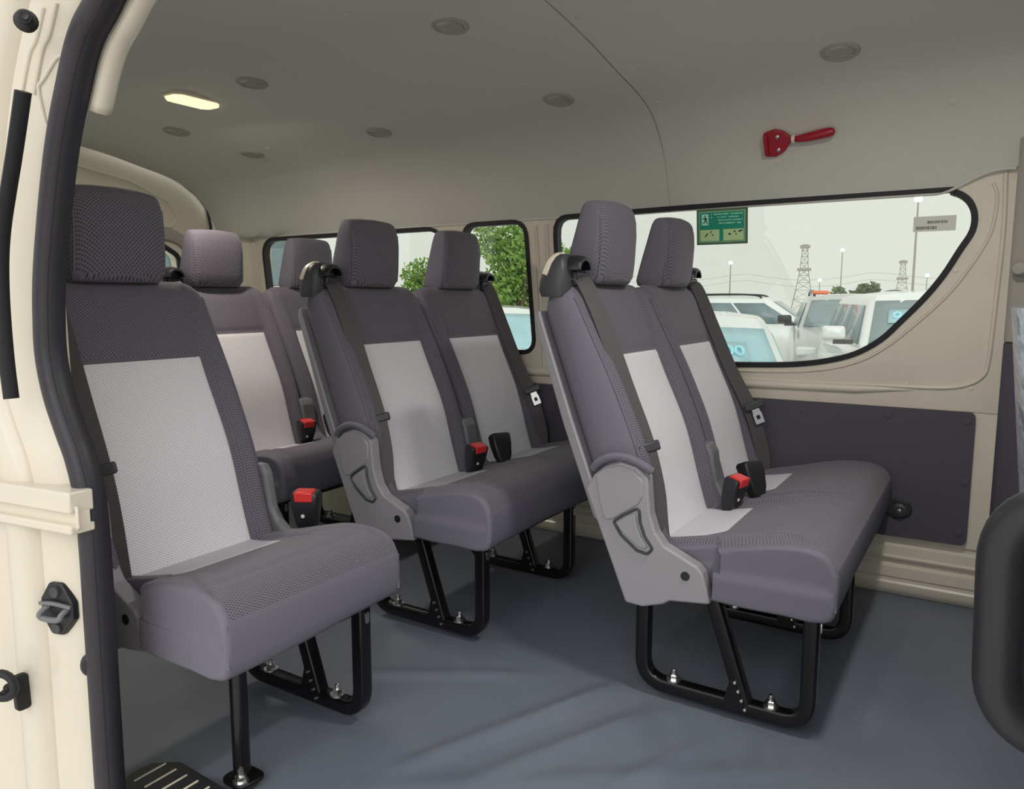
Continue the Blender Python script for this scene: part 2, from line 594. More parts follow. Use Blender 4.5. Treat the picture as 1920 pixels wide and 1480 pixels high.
def make_shield(x, side, parent, org, full=True):
    """moulded plastic cover on the side of the seat; side = -1 faces -x"""
    mb = MB().prism(round_poly(SHIELD, .008, 3), 'x', x, x - side * .036)
    s = build('side_shield', mb, M['plastic'], parent, org, bevel=.006, seg=3)
    # raised recliner cap
    cap = [(.764, .508), (.742, .526), (.702, .538), (.666, .530), (.643, .508), (.643, .470), (.655, .450), (.690, .426), (.716, .408), (.738, .40), (.752, .44)]
    b = MB().prism(round_poly(cap, .02, 4), 'x', x + side * .004, x - side * .01)
    build('recliner_cap', b, M['plastic'], s, org, bevel=.004, seg=3)
    # lever in its hollow: dark surround, then the lever blade
    rim = [(.716, .402), (.692, .420), (.652, .445), (.649, .410), (.637, .378), (.617, .352), (.630, .338), (.655, .342), (.695, .372)]
    pts = [(x + side * .0015, y, z) for y, z in round_poly(rim, .008, 3)]
    build('lever_surround', MB().tube(pts, .0035, 8, wrap=True), M['darkplastic'], s, org)
    blade = [(.708, .398), (.690, .413), (.660, .431), (.657, .405), (.645, .375), (.628, .353), (.645, .350), (.684, .376)]
    b = MB().prism(round_poly(blade, .008, 3), 'x', x + side * .006, x - side * .004)
    build('recliner_lever', b, M['plastic'], s, org, bevel=.004, seg=3)
    b = MB().lathe([(0, 0), (.0095, 0), (.0105, .0015), (.0105, .003)], (x - side * .001, .539, .303), (side, 0, 0), 20)
    build('bolt_recess', b, M['blackplastic'], s, org)
    return s

def make_recliner_cover(x, parent, org, half=.022):
    """upright plastic cover over the hinge at the inner edge of a backrest"""
    poly = [(.690, .500), (.668, .520), (.640, .518), (.626, .495), (.620, .455), (.612, .415), (.592, .385), (.560, .362), (.535, .350), (.535, .325), (.660, .325), (.690, .38)]
    b = MB().prism(round_poly(poly, .012, 4), 'x', x - half, x + half)
    return build('recliner_cover', b, M['plastic2'], parent, org, bevel=.009, seg=3)

def make_buckle(c, tilt, yawr, parent, org, button=True, dot=True):
    """belt buckle: black casing with a red release button, on a short stalk"""
    mat = Matrix.Translation(Vector(c)) @ Matrix.Rotation(R(yawr), 4, 'Z') @ Matrix.Rotation(R(tilt), 4, 'X')
    b = MB()
    prof = [(-.062, .019, .014), (-.04, .027, .018), (.0, .033, .021), (.030, .034, .022), (.037, .030, .018)]
    loops = []
    for z, hx, hy in prof:
        loops.append([mat @ Vector((px_, py_, z)) for px_, py_ in round_poly([(-hx, -hy), (hx, -hy), (hx, hy), (-hx, hy)], .008, 4)])
    b.loft(loops)
    bk = build('belt_buckle', b, M['blackplastic'], parent, org, angle=40)
    if button:
        q = MB().box((-.023, -.0245, .016), (.023, .013, .0415), mat=mat)
        rb = build('release_button', q, M['red'], bk, org, bevel=.004, seg=2)
        rb['label'] = 'red release button'
    if dot:
        q = MB().lathe([(0, 0), (.005, 0), (.0045, .0015), (0, .002)], mat @ Vector((-.004, -.0205, -.020)), mat.to_3x3() @ Vector((0, -1, 0)), 14)
        build('rivet', q, M['ivory'], bk, org)
    st = MB().box((-.016, -.008, -.13), (.016, .008, -.05), mat=mat)
    build('buckle_stalk', st, M['darkplastic'], bk, org, bevel=.004)
    return bk

def strap_loft(pts, wdir, w, th=.0016):
    P = spline(pts, 6)
    loops = []
    for i, p in enumerate(P):
        t = (P[min(i + 1, len(P) - 1)] - P[max(i - 1, 0)]).normalized()
        wv = Vector(wdir[0]).lerp(Vector(wdir[1]), i / (len(P) - 1))
        wv = (wv - t * wv.dot(t)).normalized()
        nn = t.cross(wv).normalized()
        loops.append([p + wv * w / 2 + nn * th, p + wv * w / 2 - nn * th, p - wv * w / 2 - nn * th, p - wv * w / 2 + nn * th])
    return MB().loft(loops)

def make_belt(pts, wdir, tongue_at, tdir, parent, org, wv=(.75, -.6, .2)):
    b = strap_loft(pts, wdir, .046)
    be = build('seat_belt', b, M['webbing'], parent, org, angle=50)
    # tongue: black plastic bar with a slotted bright plate
    p = Vector(tongue_at); d = Vector(tdir).normalized(); w = Vector(wv); w = (w - d * w.dot(d)).normalized(); n = d.cross(w)
    mat = Matrix((( w.x, d.x, n.x, p.x), (w.y, d.y, n.y, p.y), (w.z, d.z, n.z, p.z), (0, 0, 0, 1)))
    q = MB().box((-.031, -.012, -.006), (.031, .013, .006), mat=mat)
    tb = build('tongue_grip', q, M['darkplastic'], be, org, bevel=.005, seg=2)
    pl = [(-.012, .010), (.012, .010), (.012, .022), (.0145, .03), (.0145, .062), (-.0145, .062), (-.0145, .03), (-.012, .022)]
    hole = [(-.006, .034), (.006, .034), (.006, .048), (-.006, .048)]
    fill_panel('tongue_plate', round_poly(pl, .003, 2), [round_poly(hole, .003, 2)], lambda u, v, ww: mat @ Vector((u, v, ww)), .0014, M['chrome'], tb, org)
    return be

def make_guide(x, side, parent, org):
    """shoulder belt guide: hooded black cap on the outer top corner of the backrest"""
    prof = [  # z, y front, y rear, half width
        (.925, .866, .940, .050), (.940, .862, .946, .053), (.960, .862, .944, .053), (.985, .864, .936, .051), (1.005, .868, .923, .047), (1.020, .874, .910, .038), (1.028, .880, .899, .024)]
    loops = []
    for z, yf, yr, hw in prof:
        yc, hd = (yf + yr) / 2, (yr - yf) / 2
        lp = []
        for i in range(28):
            an = 2 * PI * i / 28
            c, s = math.cos(an), math.sin(an)
            lp.append((x + math.copysign(abs(c) ** .6, c) * hw, yc + math.copysign(abs(s) ** .6, s) * hd, z))
        loops.append(lp)
    g = build('belt_guide', MB().loft(loops), M['darkplastic'], parent, org, angle=60)
    # mouth through which the webbing leaves
    b = MB().box((x - .020 + side * -.006, .852, .950), (x + .045, .872, .988))
    build('belt_slot', b, M['blackplastic'], g, org, bevel=.005)
    # hood over the mouth
    loops = []
    for yy, r in ((.895, .036), (.862, .036), (.845, .033), (.838, .028)):
        loops.append([(x + .010 + math.cos(a * PI / 12) * r * 1.15, yy, .990 + math.sin(a * PI / 12) * r) for a in range(13)] +
                     [(x + .010 + math.cos(a * PI / 12) * (r - .006) * 1.15, yy, .990 + math.sin(a * PI / 12) * (r - .006)) for a in range(12, -1, -1)])
    build('guide_hood', MB().loft(loops), M['blackplastic'], g, org, angle=50)
    # pale inlay along the ridge
    pts = [(x - .0525, .918, .978), (x - .050, .913, .992), (x - .0455, .908, 1.007), (x - .036, .903, 1.019), (x - .020, .897, 1.0285), (x - .006, .893, 1.030)]
    q = strap_loft(pts, ((0, 1, 0), (0, 1, 0)), .013, .003)
    iv = build('guide_inlay', q, M['ivory'], g, org, bevel=.001)
    iv['label'] = 'ivory inlay strip'
    return g

def make_backplate(cx, hw, parent, org):
    def P(xn, t, d):
        return back_point(cx, hw, xn, t, d)
    loops = []
    for t, d0, d1 in ((.10, -.060, -.080), (.13, -.062, -.092), (.5, -.066, -.096), (.905, -.064, -.088), (.925, -.060, -.074)):
        loops.append([P(-1.0, t, d0), P(-.97, t, d1), P(.97, t, d1), P(1.0, t, d0)])
    return build('back_panel', MB().loft(loops), M['plastic'], parent, org, bevel=.004)

def make_leg_frame(x, parent, org, brace=True):
    """bent square-tube frame: front upright, foot rail, rear upright"""
    th = .0165
    path = round_poly([(.272, .268), (.272, .018), (.646, .018), (.646, .215)], [0, .055, .060, 0], 8)
    b = MB().tube([(x, y, z) for y, z in path], th, 16, square=True, up=(1, 0, 0))
    leg = build('leg_frame', b, M['metal'], parent, org, angle=40)
    if brace:
        q = MB().tube([(x, .485, .262), (x, .405, .026)], .0165, 16, square=True, up=(1, 0, 0))
        build('diagonal_brace', q, M['metal'], leg, org, angle=40)
        g = MB().prism([(.452, .012), (.400, .012), (.404, .03), (.428, .085), (.434, .085)], 'x', x - .0185, x - .0155)
        build('gusset_plate', g, M['metal'], leg, org)
        for k in range(4):
            q = MB().lathe([(0, -.004), (.0035, -.003), (.0045, 0), (.0035, .003), (0, .004)], (x - .0175, .424 - .008 * k, .076 - .019 * k), (1, 0, 0), 8)
            build('weld_bead', q, M['zinc'], leg, org)
    for y in (.349, .570):
        q = MB().lathe([(0, .0), (.017, .0), (.017, .004), (.0, .004)], (x, y, .0335), n=20)
        q.lathe([(0, .004), (.0115, .004), (.0115, .014), (.010, .016), (0, .016)], (x, y, .0335), n=6)
        q.lathe([(0, .016), (.006, .016), (.006, .026), (.004, .028), (0, .028)], (x, y, .0335), n=12)
        build('anchor_bolt', q, M['zinc'], leg, org, angle=30)
    q = MB().prism(round_poly([(-.006, .225), (.006, .225), (.006, .25), (-.006, .25)], .005, 3), 'y', .2525, .2545)
    for i, v in enumerate(q.v): q.v[i] = (v[0] + x, v[1], v[2])
    build('frame_slot', q, M['zinc'], leg, org)
    return leg

def make_underframe(x0, x1, parent, org):
    b = MB()
    b.box((x0, .27, .245), (x1, .30, .268)); b.box((x0, .62, .215), (x1, .65, .262)); b.box((x0, .45, .24), (x1, .48, .266))
    return build('under_frame', b, M['metal'], parent, org, bevel=.004)

CN, CF = 1.848, 2.322      # centres of the two places
HB = .232                  # half width of a place

def make_bench():
    org = (2.08, .45, 0)
    r = empty('bench_seat', org)
    make_cushion(1.583, 2.565, (CN, CF), HB, r, org)
    for c in (CN, CF):
        bk = make_backrest(c, HB, r, org)
        make_back_insert(c, HB, bk, org)
        make_headrest(c, r, org)
        make_backplate(c, HB - .004, r, org)
    make_shield(1.590, -1, r, org)
    make_recliner_cover(2.078, r, org, .032)
    hem = spline([(1.600, .775, .520), (1.592, .755, .540), (1.590, .720, .556), (1.590, .68, .556), (1.592, .645, .543), (1.600, .628, .530)], 4)
    build('cover_hem', MB().tube(hem, .010, 10), M['vinyl'], r, org)
    rt_ = MB().lathe([(0, -.03), (.045, -.03), (.052, -.022), (.052, .022), (.045, .03), (0, .03)], (2.36, .42, .222), (0, 1, 0), 24)
    build('belt_retractor', rt_, M['blackplastic'], r, org)
    make_guide(1.664, -1, r, org)
    make_guide(2.508, 1, r, org)
    make_underframe(1.62, 2.5, r, org)
    make_leg_frame(1.622, r, org)
    make_leg_frame(2.125, r, org, True)
    make_belt([(1.668, .868, .968), (1.668, .838, .958), (1.665, .785, .86), (1.662, .722, .71), (1.658, .668, .583), (1.650, .636, .48), (1.640, .622, .40), (1.635, .612, .33)],
              ((.9, -.45, .1), (.75, -.62, .2)), (1.660, .662, .572), (0.02, -.30, -1), r, org)
    make_belt([(2.505, .868, .968), (2.505, .838, .956), (2.505, .775, .82), (2.503, .715, .69), (2.500, .652, .575), (2.505, .625, .50), (2.515, .605, .42), (2.515, .600, .36)],
              ((.8, -.5, .1), (.55, -.8, .3)), (2.492, .632, .575), (.10, -.40, -1), r, org, (.5, -.85, .3))
    make_buckle((1.985, .545, .415), 14, -14, r, org)
    make_buckle((2.120, .535, .430), 24, 150, r, org, button=False, dot=False)
    return r

bench = make_bench()
tag(bench, 'front grey two-seat bench, nearest the grab handle, with black steel legs', 'seat', 'two-seat benches along the far wall')
PITCH = .84
dup(bench, (2.08, .45 + PITCH, 0), 'middle grey two-seat bench with two headrests, between the other two benches')
dup(bench, (2.10, .45 + 2 * PITCH - .035, .008), 'rearmost two-seat bench, mostly hidden behind the single seat and middle bench')

# single seat by the door
def make_single():
    org = (1.0, .45, 0)
    r = empty('single_seat', org)
    c, hw = 1.004, .230
    make_cushion(.776, 1.232, (c,), hw, r, org)
    bk = make_backrest(c, .228, r, org)
    make_back_insert(c, .228, bk, org)
    make_headrest(c, r, org)
    make_backplate(c, .222, r, org)
    make_shield(.790, -1, r, org)
    make_recliner_cover(1.222, r, org, .014)
    rt_ = MB().lathe([(0, -.03), (.045, -.03), (.052, -.022), (.052, .022), (.045, .03), (0, .03)], (1.02, .42, .222), (0, 1, 0), 24)
    build('belt_retractor', rt_, M['blackplastic'], r, org)
    make_guide(.830, -1, r, org)
    make_underframe(.84, 1.17, r, org)
    make_leg_frame(1.155, r, org)
    # tubular front leg beside the step
    b = MB().tube([(.872, .320, .275), (.872, .320, .03), (.872, .320, .006)], [.0165, .0165, .0165], 20)
    lg = build('tube_leg', b, M['metal'], r, org)
    q = MB().prism(round_poly([(.844, .290), (.905, .285), (.905, .350), (.844, .355)], .02, 5), 'z', .0, .008)
    build('foot_plate', q, M['metal'], lg, org, bevel=.002)
    q = MB().lathe([(0, 0), (.015, 0), (.015, .004), (.0105, .004), (.0105, .014), (.006, .015), (.006, .024), (0, .024)], (.858, .306, .008), n=12)
    build('anchor_bolt', q, M['zinc'], lg, org, angle=30)
    make_belt([(.834, .868, .968), (.834, .838, .958), (.832, .785, .86), (.830, .722, .71), (.828, .668, .583), (.826, .636, .48), (.826, .612, .33)],
              ((.9, -.45, .1), (.75, -.62, .2)), (.829, .664, .575), (0.02, -.30, -1), r, org)
    make_buckle((1.262, .545, .418), 6, -62, r, org)
    return r

single = make_single()
single.location = (1.0, .45 + PITCH, 0)
tag(single, 'single grey seat with mesh upholstery by the open side door', 'seat')

# ------------------------------------------------------------------ floor, walls, ceiling
def floor_z(x, y):
    def ridge(x0, y0, x1, y1, h, w):
        d = Vector((x1 - x0, y1 - y0)); L = d.length; d /= L
        p = Vector((x - x0, y - y0)); t = p.dot(d); n = abs(p.x * d.y - p.y * d.x)
        k = sstep(-.05, .12, t) * (1 - sstep(L - .12, L + .05, t))
        return h * k * math.exp(-(n / w) ** 2)
    z = 0
    z += ridge(1.05, .95, 1.62, .70, .006, .018) + ridge(1.10, .80, 1.55, .58, .006, .022) + ridge(1.0, .62, 1.5, .45, .005, .02)
    z += ridge(.95, 1.0, 1.5, .25, .003, .03) + ridge(1.75, .72, 2.5, .62, .004, .025) + ridge(.9, .5, 1.4, .02, .004, .03)
    z += ridge(1.7, .18, 2.5, .10, .005, .03) + ridge(1.3, 1.3, 1.55, .9, .004, .02)
    return z * 1.9 - .012

mb = MB().grid(lambda a, b: Vector((.70 + 1.93 * a, -1.2 + 4.4 * b, floor_z(.70 + 1.93 * a, -1.2 + 4.4 * b))), 120, 260)
floor = build('floor', mb, M['floor'], None, (0, 0, 0), angle=80)
struct(floor)

XW = lambda z: 2.58 if z < .6 else 2.58 - .08 * (z - .6) / .63
# window outlines (y, z) on the far wall
W1 = [(1.41, .705), (1.41, 1.19), (1.335, 1.212)] + [(.76, 1.218), (.17, 1.221), (.115, 1.214), (.078, 1.192), (.060, 1.155), (.062, 1.11), (.088, 1.06), (.125, .99), (.17, .925), (.225, .86), (.28, .80), (.35, .755), (.43, .73), (.52, .715), (.62, .708), (.74, .704)]
W1 = [(p.x, p.y) for p in spline([(a, b, 0) for a, b in W1[2:]], 4)] + [(1.34, .703), (1.362, .710), (1.372, .728), (1.376, .76), (1.378, 1.15), (1.375, 1.180), (1.365, 1.200), (1.35, 1.209)]
W2 = round_poly([(1.508, .715), (1.80, .715), (1.795, 1.206), (1.515, 1.206)], .055, 6)
W3 = round_poly([(1.908, .72), (3.0, .72), (2.985, 1.196), (1.905, 1.200)], .085, 6)
fa = fill_panel('wall_far', [(-1.2, .59), (3.28, .59), (3.28, 1.32), (-1.2, 1.32)], [offset_poly(W1, .012), offset_poly(W2, .012), offset_poly(W3, .012)],
                lambda u, v, w: (XW(v) + .018 + w, u, v), .018, M['cream'])
struct(fa)
def window(idx, poly, label):
    ref = (XW(.95), sum(p[0] for p in poly) / len(poly), .95)
    g = fill_panel('window_%d' % idx, offset_poly(poly, .014), [offset_poly(poly, -.003)], lambda u, v, w: (XW(v) + .012 + w, u, v), .016, M['rubber2'], None, ref)
    struct(g, label)
    p = fill_panel('pane', offset_poly(poly, .004), [], lambda u, v, w: (XW(v) + .016 + w, u, v), .002, M['glass'], g, ref)
    return g
window(1, W1, 'large side window with a curved front corner and black gasket')
window(2, W2, 'narrow side window with black gasket')
window(3, W3, 'rear side window with black gasket')

# pressed beads, channels and ledge of the cream side panel
def bead(name, pts, r, rx=None):
    return build(name, MB().tube(pts, r, 10, rx=rx, up=(1, 0, 0)), M['cream'], fa, (0, 0, 0), angle=80)
def onwall(pts, d=0.): return [(XW(z) - d, y, z) for y, z in pts]
arc = [(p.x, p.y) for p in spline([(.015, 1.235, 0), (.004, 1.20, 0), (.006, 1.14, 0), (.02, 1.08, 0), (.07, .985, 0), (.12, .915, 0), (.19, .84, 0), (.26, .775, 0), (.34, .725, 0), (.45, .695, 0), (.6, .682, 0), (.8, .68, 0), (1.38, .68, 0)], 6)]
bead('pressed_bead', onwall(arc), .005)
arc2 = [(p.x, p.y) for p in spline([(-.012, 1.26, 0), (-.017, 1.1, 0), (-.012, .9, 0), (-.006, .74, 0), (.008, .695, 0), (.05, .668, 0), (.12, .657, 0), (.3, .655, 0), (.6, .652, 0), (1.4, .650, 0)], 6)]
bead('pressed_bead', onwall(arc2), .0065)
bead('ledge', onwall([(.18, .648), (.34, .641), (.8, .636), (1.5, .633), (3.2, .633)], -.004), [.006, .016, .016, .016, .016])
for y in (1.42, 1.465, 1.84, 1.87, 3.05, 3.09):
    bead('pillar_rib', onwall([(y, .66), (y, .9), (y, 1.195)], -.003), .010, .007)
for y, z in ((.09, 1.0), (.03, .66), (.20, .665)):
    q = MB().lathe([(0, 0), (.006, 0), (.005, .002), (0, .003)], (XW(z), y, z), (-1, 0, 0), 14)
    build('blanking_plug', q, M['cream'], fa, (0, 0, 0))

# lower side: cream sill pressed in ribs behind a charcoal board
prof = [(2.60, -.01), (2.592, .0), (2.585, .012), (2.583, .030), (2.588, .036), (2.588, .046), (2.583, .052), (2.583, .084), (2.592, .092), (2.592, .104), (2.580, .110), (2.578, .116), (2.584, .122), (2.584, .150), (2.592, .158), (2.592, .168), (2.584, .176), (2.584, .60), (2.62, .60)]
prof = prof + [(2.64, .60), (2.64, -.01)]
def sillx(y): return [(x, y, z) for x, z in prof]
sill = build('trim_1', MB().loft([sillx(y) for y in (-1.2, 0, .7, 1.5, 2.0, 3.28)], cap0=True, cap1=True, closed=True), M['cream'], None, (0, 0, 0), angle=25)
struct(sill, 'ribbed cream metal sill along the foot of the far wall')
board = [(.014, .188), (1.95, .175), (1.95, .586), (.014, .590)]
bd = fill_panel('trim_2', round_poly(board, .022, 5), [], lambda u, v, w: (2.574 + w, u, v), .007, M['trim'])
struct(bd, 'charcoal trim board on the lower far wall')
for y, z in ((.245, .565), (.034, .563), (.030, .381), (.494, .557), (.75, .555), (1.0, .553), (.036, .225), (1.3, .552), (1.55, .55)):
    q = MB().lathe([(.0, .003), (.006, .003), (.012, .0015), (.0125, 0), (.0, -.001)], (2.567, y, z), (-1, 0, 0), 18)
    build('board_clip', q, M['trim'], bd, (0, 0, 0))

# belt anchor on the board
an = empty('belt_anchor', (2.566, .200, .276))
q = MB().prism(round_poly([(.160, .262), (.165, .295), (.205, .310), (.245, .30), (.24, .262), (.20, .243)], .02, 5), 'x', 2.567, 2.559)
build('anchor_plate', q, M['blackplastic'], an, (2.566, .2, .276), bevel=.003)
q = MB().lathe([(0, .0), (.022, .0), (.021, .006), (.012, .010), (.011, .006), (0, .006)], (2.559, .195, .274), (-1, 0, 0), 20)
build('anchor_boss', q, M['darkplastic'], an, (2.566, .2, .276))
q = MB().lathe([(0, 0), (.006, 0), (.005, .004), (0, .005)], (2.5525, .195, .275), (-1, 0, 0), 8)
build('anchor_screw', q, M['zinc'], an, (2.566, .2, .276))
tag(an, 'round black belt anchor on the charcoal wall board in front of the front bench', 'anchor')

# wheel housing at the rear
pts = []
loops = []
for y, h, x in ((2.02, .0, 2.36), (2.06, .10, 2.335), (2.14, .19, 2.322), (2.26, .25, 2.32), (2.5, .27, 2.32), (2.74, .25, 2.32), (2.88, .17, 2.325), (2.96, .0, 2.34)):
    loops.append([(2.585, y, -.008), (2.585, y, max(.0, h)), (x + .05, y, max(.0, h)), (x + .012, y, max(0, h - .015)), (x, y, max(0, h - .05)), (x, y, -.008)])
wh = build('trim_3', MB().loft(loops), M['cream'], None, (0, 0, 0), angle=50)
struct(wh, 'cream wheel housing beside the rearmost bench')

# ------------------------------------------------------------------ ceiling (headliner)
CP = [(1.60, 1.622), (1.70, 1.613), (1.80, 1.601), (1.90, 1.586), (2.0, 1.567), (2.08, 1.553), (2.16, 1.540), (2.225, 1.526), (2.28, 1.510), (2.32, 1.493), (2.36, 1.465), (2.405, 1.42), (2.44, 1.365), (2.465, 1.308), (2.488, 1.250), (2.504, 1.212)]
def ceil_pt(x, y):
    """underside of the headliner"""
    dip = .028 * (y - .94)
    sh = .085 * sstep(2.75, 3.2, y)
    if x >= 1.60:
        z = smooth_tab(CP, min(2.504, x + sh * sstep(1.9, 2.4, x)))
        return z - dip * sstep(1.25, 1.55, z)
    xm = 3.20 - x
    z = smooth_tab(CP, min(xm, 2.502))
    door = smooth_tab([(1.60, 1.622), (1.9, 1.592), (2.2, 1.552), (2.4, 1.50), (2.47, 1.47), (2.52, 1.452)], min(xm, 2.52))
    k = sstep(1.15, 1.75, y)
    z = smooth_tab(CP, min(2.504, xm + sh * sstep(1.9, 2.4, xm)))
    zz = max(z, door) * (1 - k) + z * k
    return zz - dip * sstep(1.25, 1.55, zz)
cx_s = [3.20 - x for x, z in CP[::-1]]
XC = []
for i in range(97):
    t = i / 96
    XC.append(.70 + 1.804 * (.5 - .5 * math.cos(PI * t)) * .55 + 1.804 * t * .45)
SEAM = .938
ys = [-1.2 + i * .1 for i in range(21)] + [SEAM - .020, SEAM - .0026, SEAM - .002, SEAM + .002, SEAM + .0026] + [SEAM + .02, 1.0] + [1.0 + i * .1 for i in range(1, 23)]
ys = sorted(set(ys))
def ceil_row(y):
    d = .006 if abs(y - SEAM) < .0023 else 0.
    step = -.0025 * (1 - sstep(SEAM - .02, SEAM - .003, y)) if y < SEAM else 0
    rr = []
    back = sstep(2.6, 3.2, y) * .035
    xm = 2.504 - .024 * (1 - sstep(.0, .15, y)) - .045 * sstep(2.9, 3.2, y)
    top = []
    for x in XC:
        x = .70 + (x - .70) * (xm - .70) / 1.804
        z = ceil_pt(x, y) + d
        rr.append((x, y, z)); top.append((x + .02 * sstep(2.2, 2.45, x), y, z + .018))
    return rr + top[::-1]
cl = build('ceiling', MB().loft([ceil_row(y) for y in ys], cap0=True, cap1=True, closed=True), M['headliner'], None, (0, 0, 0), angle=60)
struct(cl)
# rolled lower edge of the headliner above the windows
pts = [(2.503 - .024 * (1 - sstep(.0, .15, y)), y, 1.215 + .052 * (1 - sstep(.0, .15, y))) for y in (-.035, 0, .03, .06, .09, .12, .15, .3, .8, 1.4, 2.0, 2.6, 2.95)]
eb = build('ceiling_edge', MB().tube(pts, .0045, 10), M['headliner'], cl, (0, 0, 0))
def ceil_normal(x, y):
    e = .004
    zx = (ceil_pt(x + e, y) - ceil_pt(x - e, y)) / (2 * e)
    n = Vector((zx, 0, -1)).normalized()
    return n
for x, y in ((1.40, 1.34), (2.02, 1.22), (2.0, 2.05), (1.62, .905), (1.75, .902), (2.06, .90), (2.27, .90), (2.40, .12), (1.45, 2.55), (2.455, .58), (1.5, 2.8), (2.1, 2.45)):
    c = Vector((x, y, ceil_pt(x, y)))
    q = MB().lathe([(0, .0025), (.008, .0022), (.011, .001), (.0115, -.002)], c, ceil_normal(x, y), 18)
    build('headliner_clip', q, M['headliner'], cl, (0, 0, 0))

# air vents
def make_vent(x, y, name='air_vent'):
    c = Vector((x, y, ceil_pt(x, y))); n = ceil_normal(x, y)
    r = empty(name, c)
    q = MB().lathe([(.034, -.004), (.036, .004), (.040, .006), (.046, .004), (.050, .000), (.0505, -.003)], c, n, 36)
    build('bezel', q, M['pillar'], r, c, angle=50)
    q = MB().lathe([(.0, -.006), (.036, -.006), (.036, -.004)], c, n, 32)
    build('throat', q, M['blackplastic'], r, c)
    u = Vector((0, 1, 0)); w = n.cross(u)
    for k in range(3):
        o = (k - 1) * .017
        hw = math.sqrt(.033 ** 2 - o * o)
        b = MB()
        a = n * .004 + w * .004; e = -n * .004 - w * .004
        P0 = c + w * o
        b.loft([[P0 - u * hw + a, P0 + u * hw + a, P0 + u * hw + e, P0 - u * hw + e], [P0 - u * hw + a + w * .006, P0 + u * hw + a + w * .006, P0 + u * hw + e + w * .006, P0 - u * hw + e + w * .006]])
        build('vent_blade', b, M['pillar'], r, c)
    return r
G = 'round air vents in the headliner'
tag(make_vent(1.640, 1.215), 'round grey air vent at the top, nearest vent left of the headliner seam', 'vent', G)
tag(make_vent(1.655, 1.995), 'round grey air vent just right of the lit dome lamp', 'vent', G)
tag(make_vent(1.838, 2.652), 'round grey air vent below the lit dome lamp, near the rear door', 'vent', G)
tag(make_vent(2.180, .372), 'round grey air vent right of the seam, above the red hammer', 'vent', G)
tag(make_vent(2.152, 1.180), 'round grey air vent just left of the seam, far side of the headliner', 'vent', G)
tag(make_vent(2.140, 1.912), 'round grey air vent above the middle bench on the far side', 'vent', G)
tag(make_vent(2.118, 2.570), 'small far grey air vent deepest on the far side, above the rearmost bench', 'vent', G)

# dome lamp, and the added fill lamp built like it
def make_dome(DX, DY, lens, label):
    dz = ceil_pt(DX, DY); do = (DX, DY, dz)
    dl = empty('dome_or_fill_lamp', do)
    def ring(hx, hy, z, ch): return [(DX + px_, DY + py_, dz + z) for px_, py_ in [(-hx, -hy + ch), (-hx + ch, -hy), (hx - ch, -hy), (hx, -hy + ch), (hx, hy - ch), (hx - ch, hy), (-hx + ch, hy), (-hx, hy - ch)]]
    build('lamp_base', MB().loft([ring(.092, .050, .006, .02), ring(.092, .050, -.006, .02), ring(.088, .046, -.009, .02)]), M['ivory'], dl, do)
    build('lamp_lens', MB().loft([ring(.086, .044, -.008, .02), ring(.084, .042, -.017, .02), ring(.07, .03, -.021, .016)]), lens, dl, do)
    tag(dl, label, 'lamp', 'dome lamps in the headliner')
    return dz
dz = make_dome(1.650, 2.285, M['lamp'], 'lit warm-white rectangular dome lamp in the headliner')
dzf = make_dome(1.40, .12, M['lamp'], 'added unseen fill lamp in the headliner above the doorway')  # second lamp added out of view to brighten the front half

# red emergency hammer on its holder
hx = lambda z: lerp_tab([(1.228, 2.502), (1.258, 2.488), (1.308, 2.465), (1.365, 2.44), (1.42, 2.405)], z)
hm = empty('emergency_hammer', (hx(1.395), .52, 1.395))
ho = (hx(1.395), .52, 1.395)
def onh(y, z, d):
    s = Vector((-.42, 0, -.18)).normalized()
    zz = 1.395 + z
    return Vector((hx(zz), y, zz)) + Vector((-.92, 0, -.39)) * d
poly = round_poly([(.613, .022), (.580, .030), (.555, .022), (.538, .008), (.530, .008), (.530, -.008), (.538, -.010), (.555, -.030), (.580, -.042), (.613, -.040)], .006, 3)
b = MB().loft([[onh(y, z, -.002) for y, z in poly], [onh(y, z, .014) for y, z in poly]])
build('holder', b, M['hammer'], hm, ho, bevel=.003)
b = MB().loft([[onh(y, z, .012) for y, z in round_poly([(.613, .018), (.598, .018), (.598, -.036), (.613, -.036)], .004, 3)], [onh(y, z, .026) for y, z in round_poly([(.611, .016), (.600, .016), (.600, -.034), (.611, -.034)], .004, 3)]])
build('hammer_head', b, M['hammer'], hm, ho, bevel=.002)
b = MB().tube([onh(y, z, .014) for y, z in ((.530, -.001), (.52, -.001), (.50, .0), (.47, .003), (.445, .006), (.425, .008), (.415, .008), (.411, .008))], [.007, .009, .012, .0135, .014, .0135, .010, .003], 16)
build('handle', b, M['hammer'], hm, ho)
b = MB().tube([onh(y, 0, .010) for y in (.532, .522)], .0125, 12)
cp = build('collar', b, M['ivory'], hm, ho); cp['label'] = 'pale collar band'
for y, z in ((.572, .010), (.572, -.024)):
    n = Vector((-.92, 0, -.39))
    q = MB().lathe([(0, 0), (.006, 0), (.0055, .003), (.003, .0045), (0, .005)], onh(y, z, .0135), n, 14)
    build('screw', q, M['chrome'], hm, ho)
tag(hm, 'red emergency hammer in its holder on the wall above the large window', 'hammer')

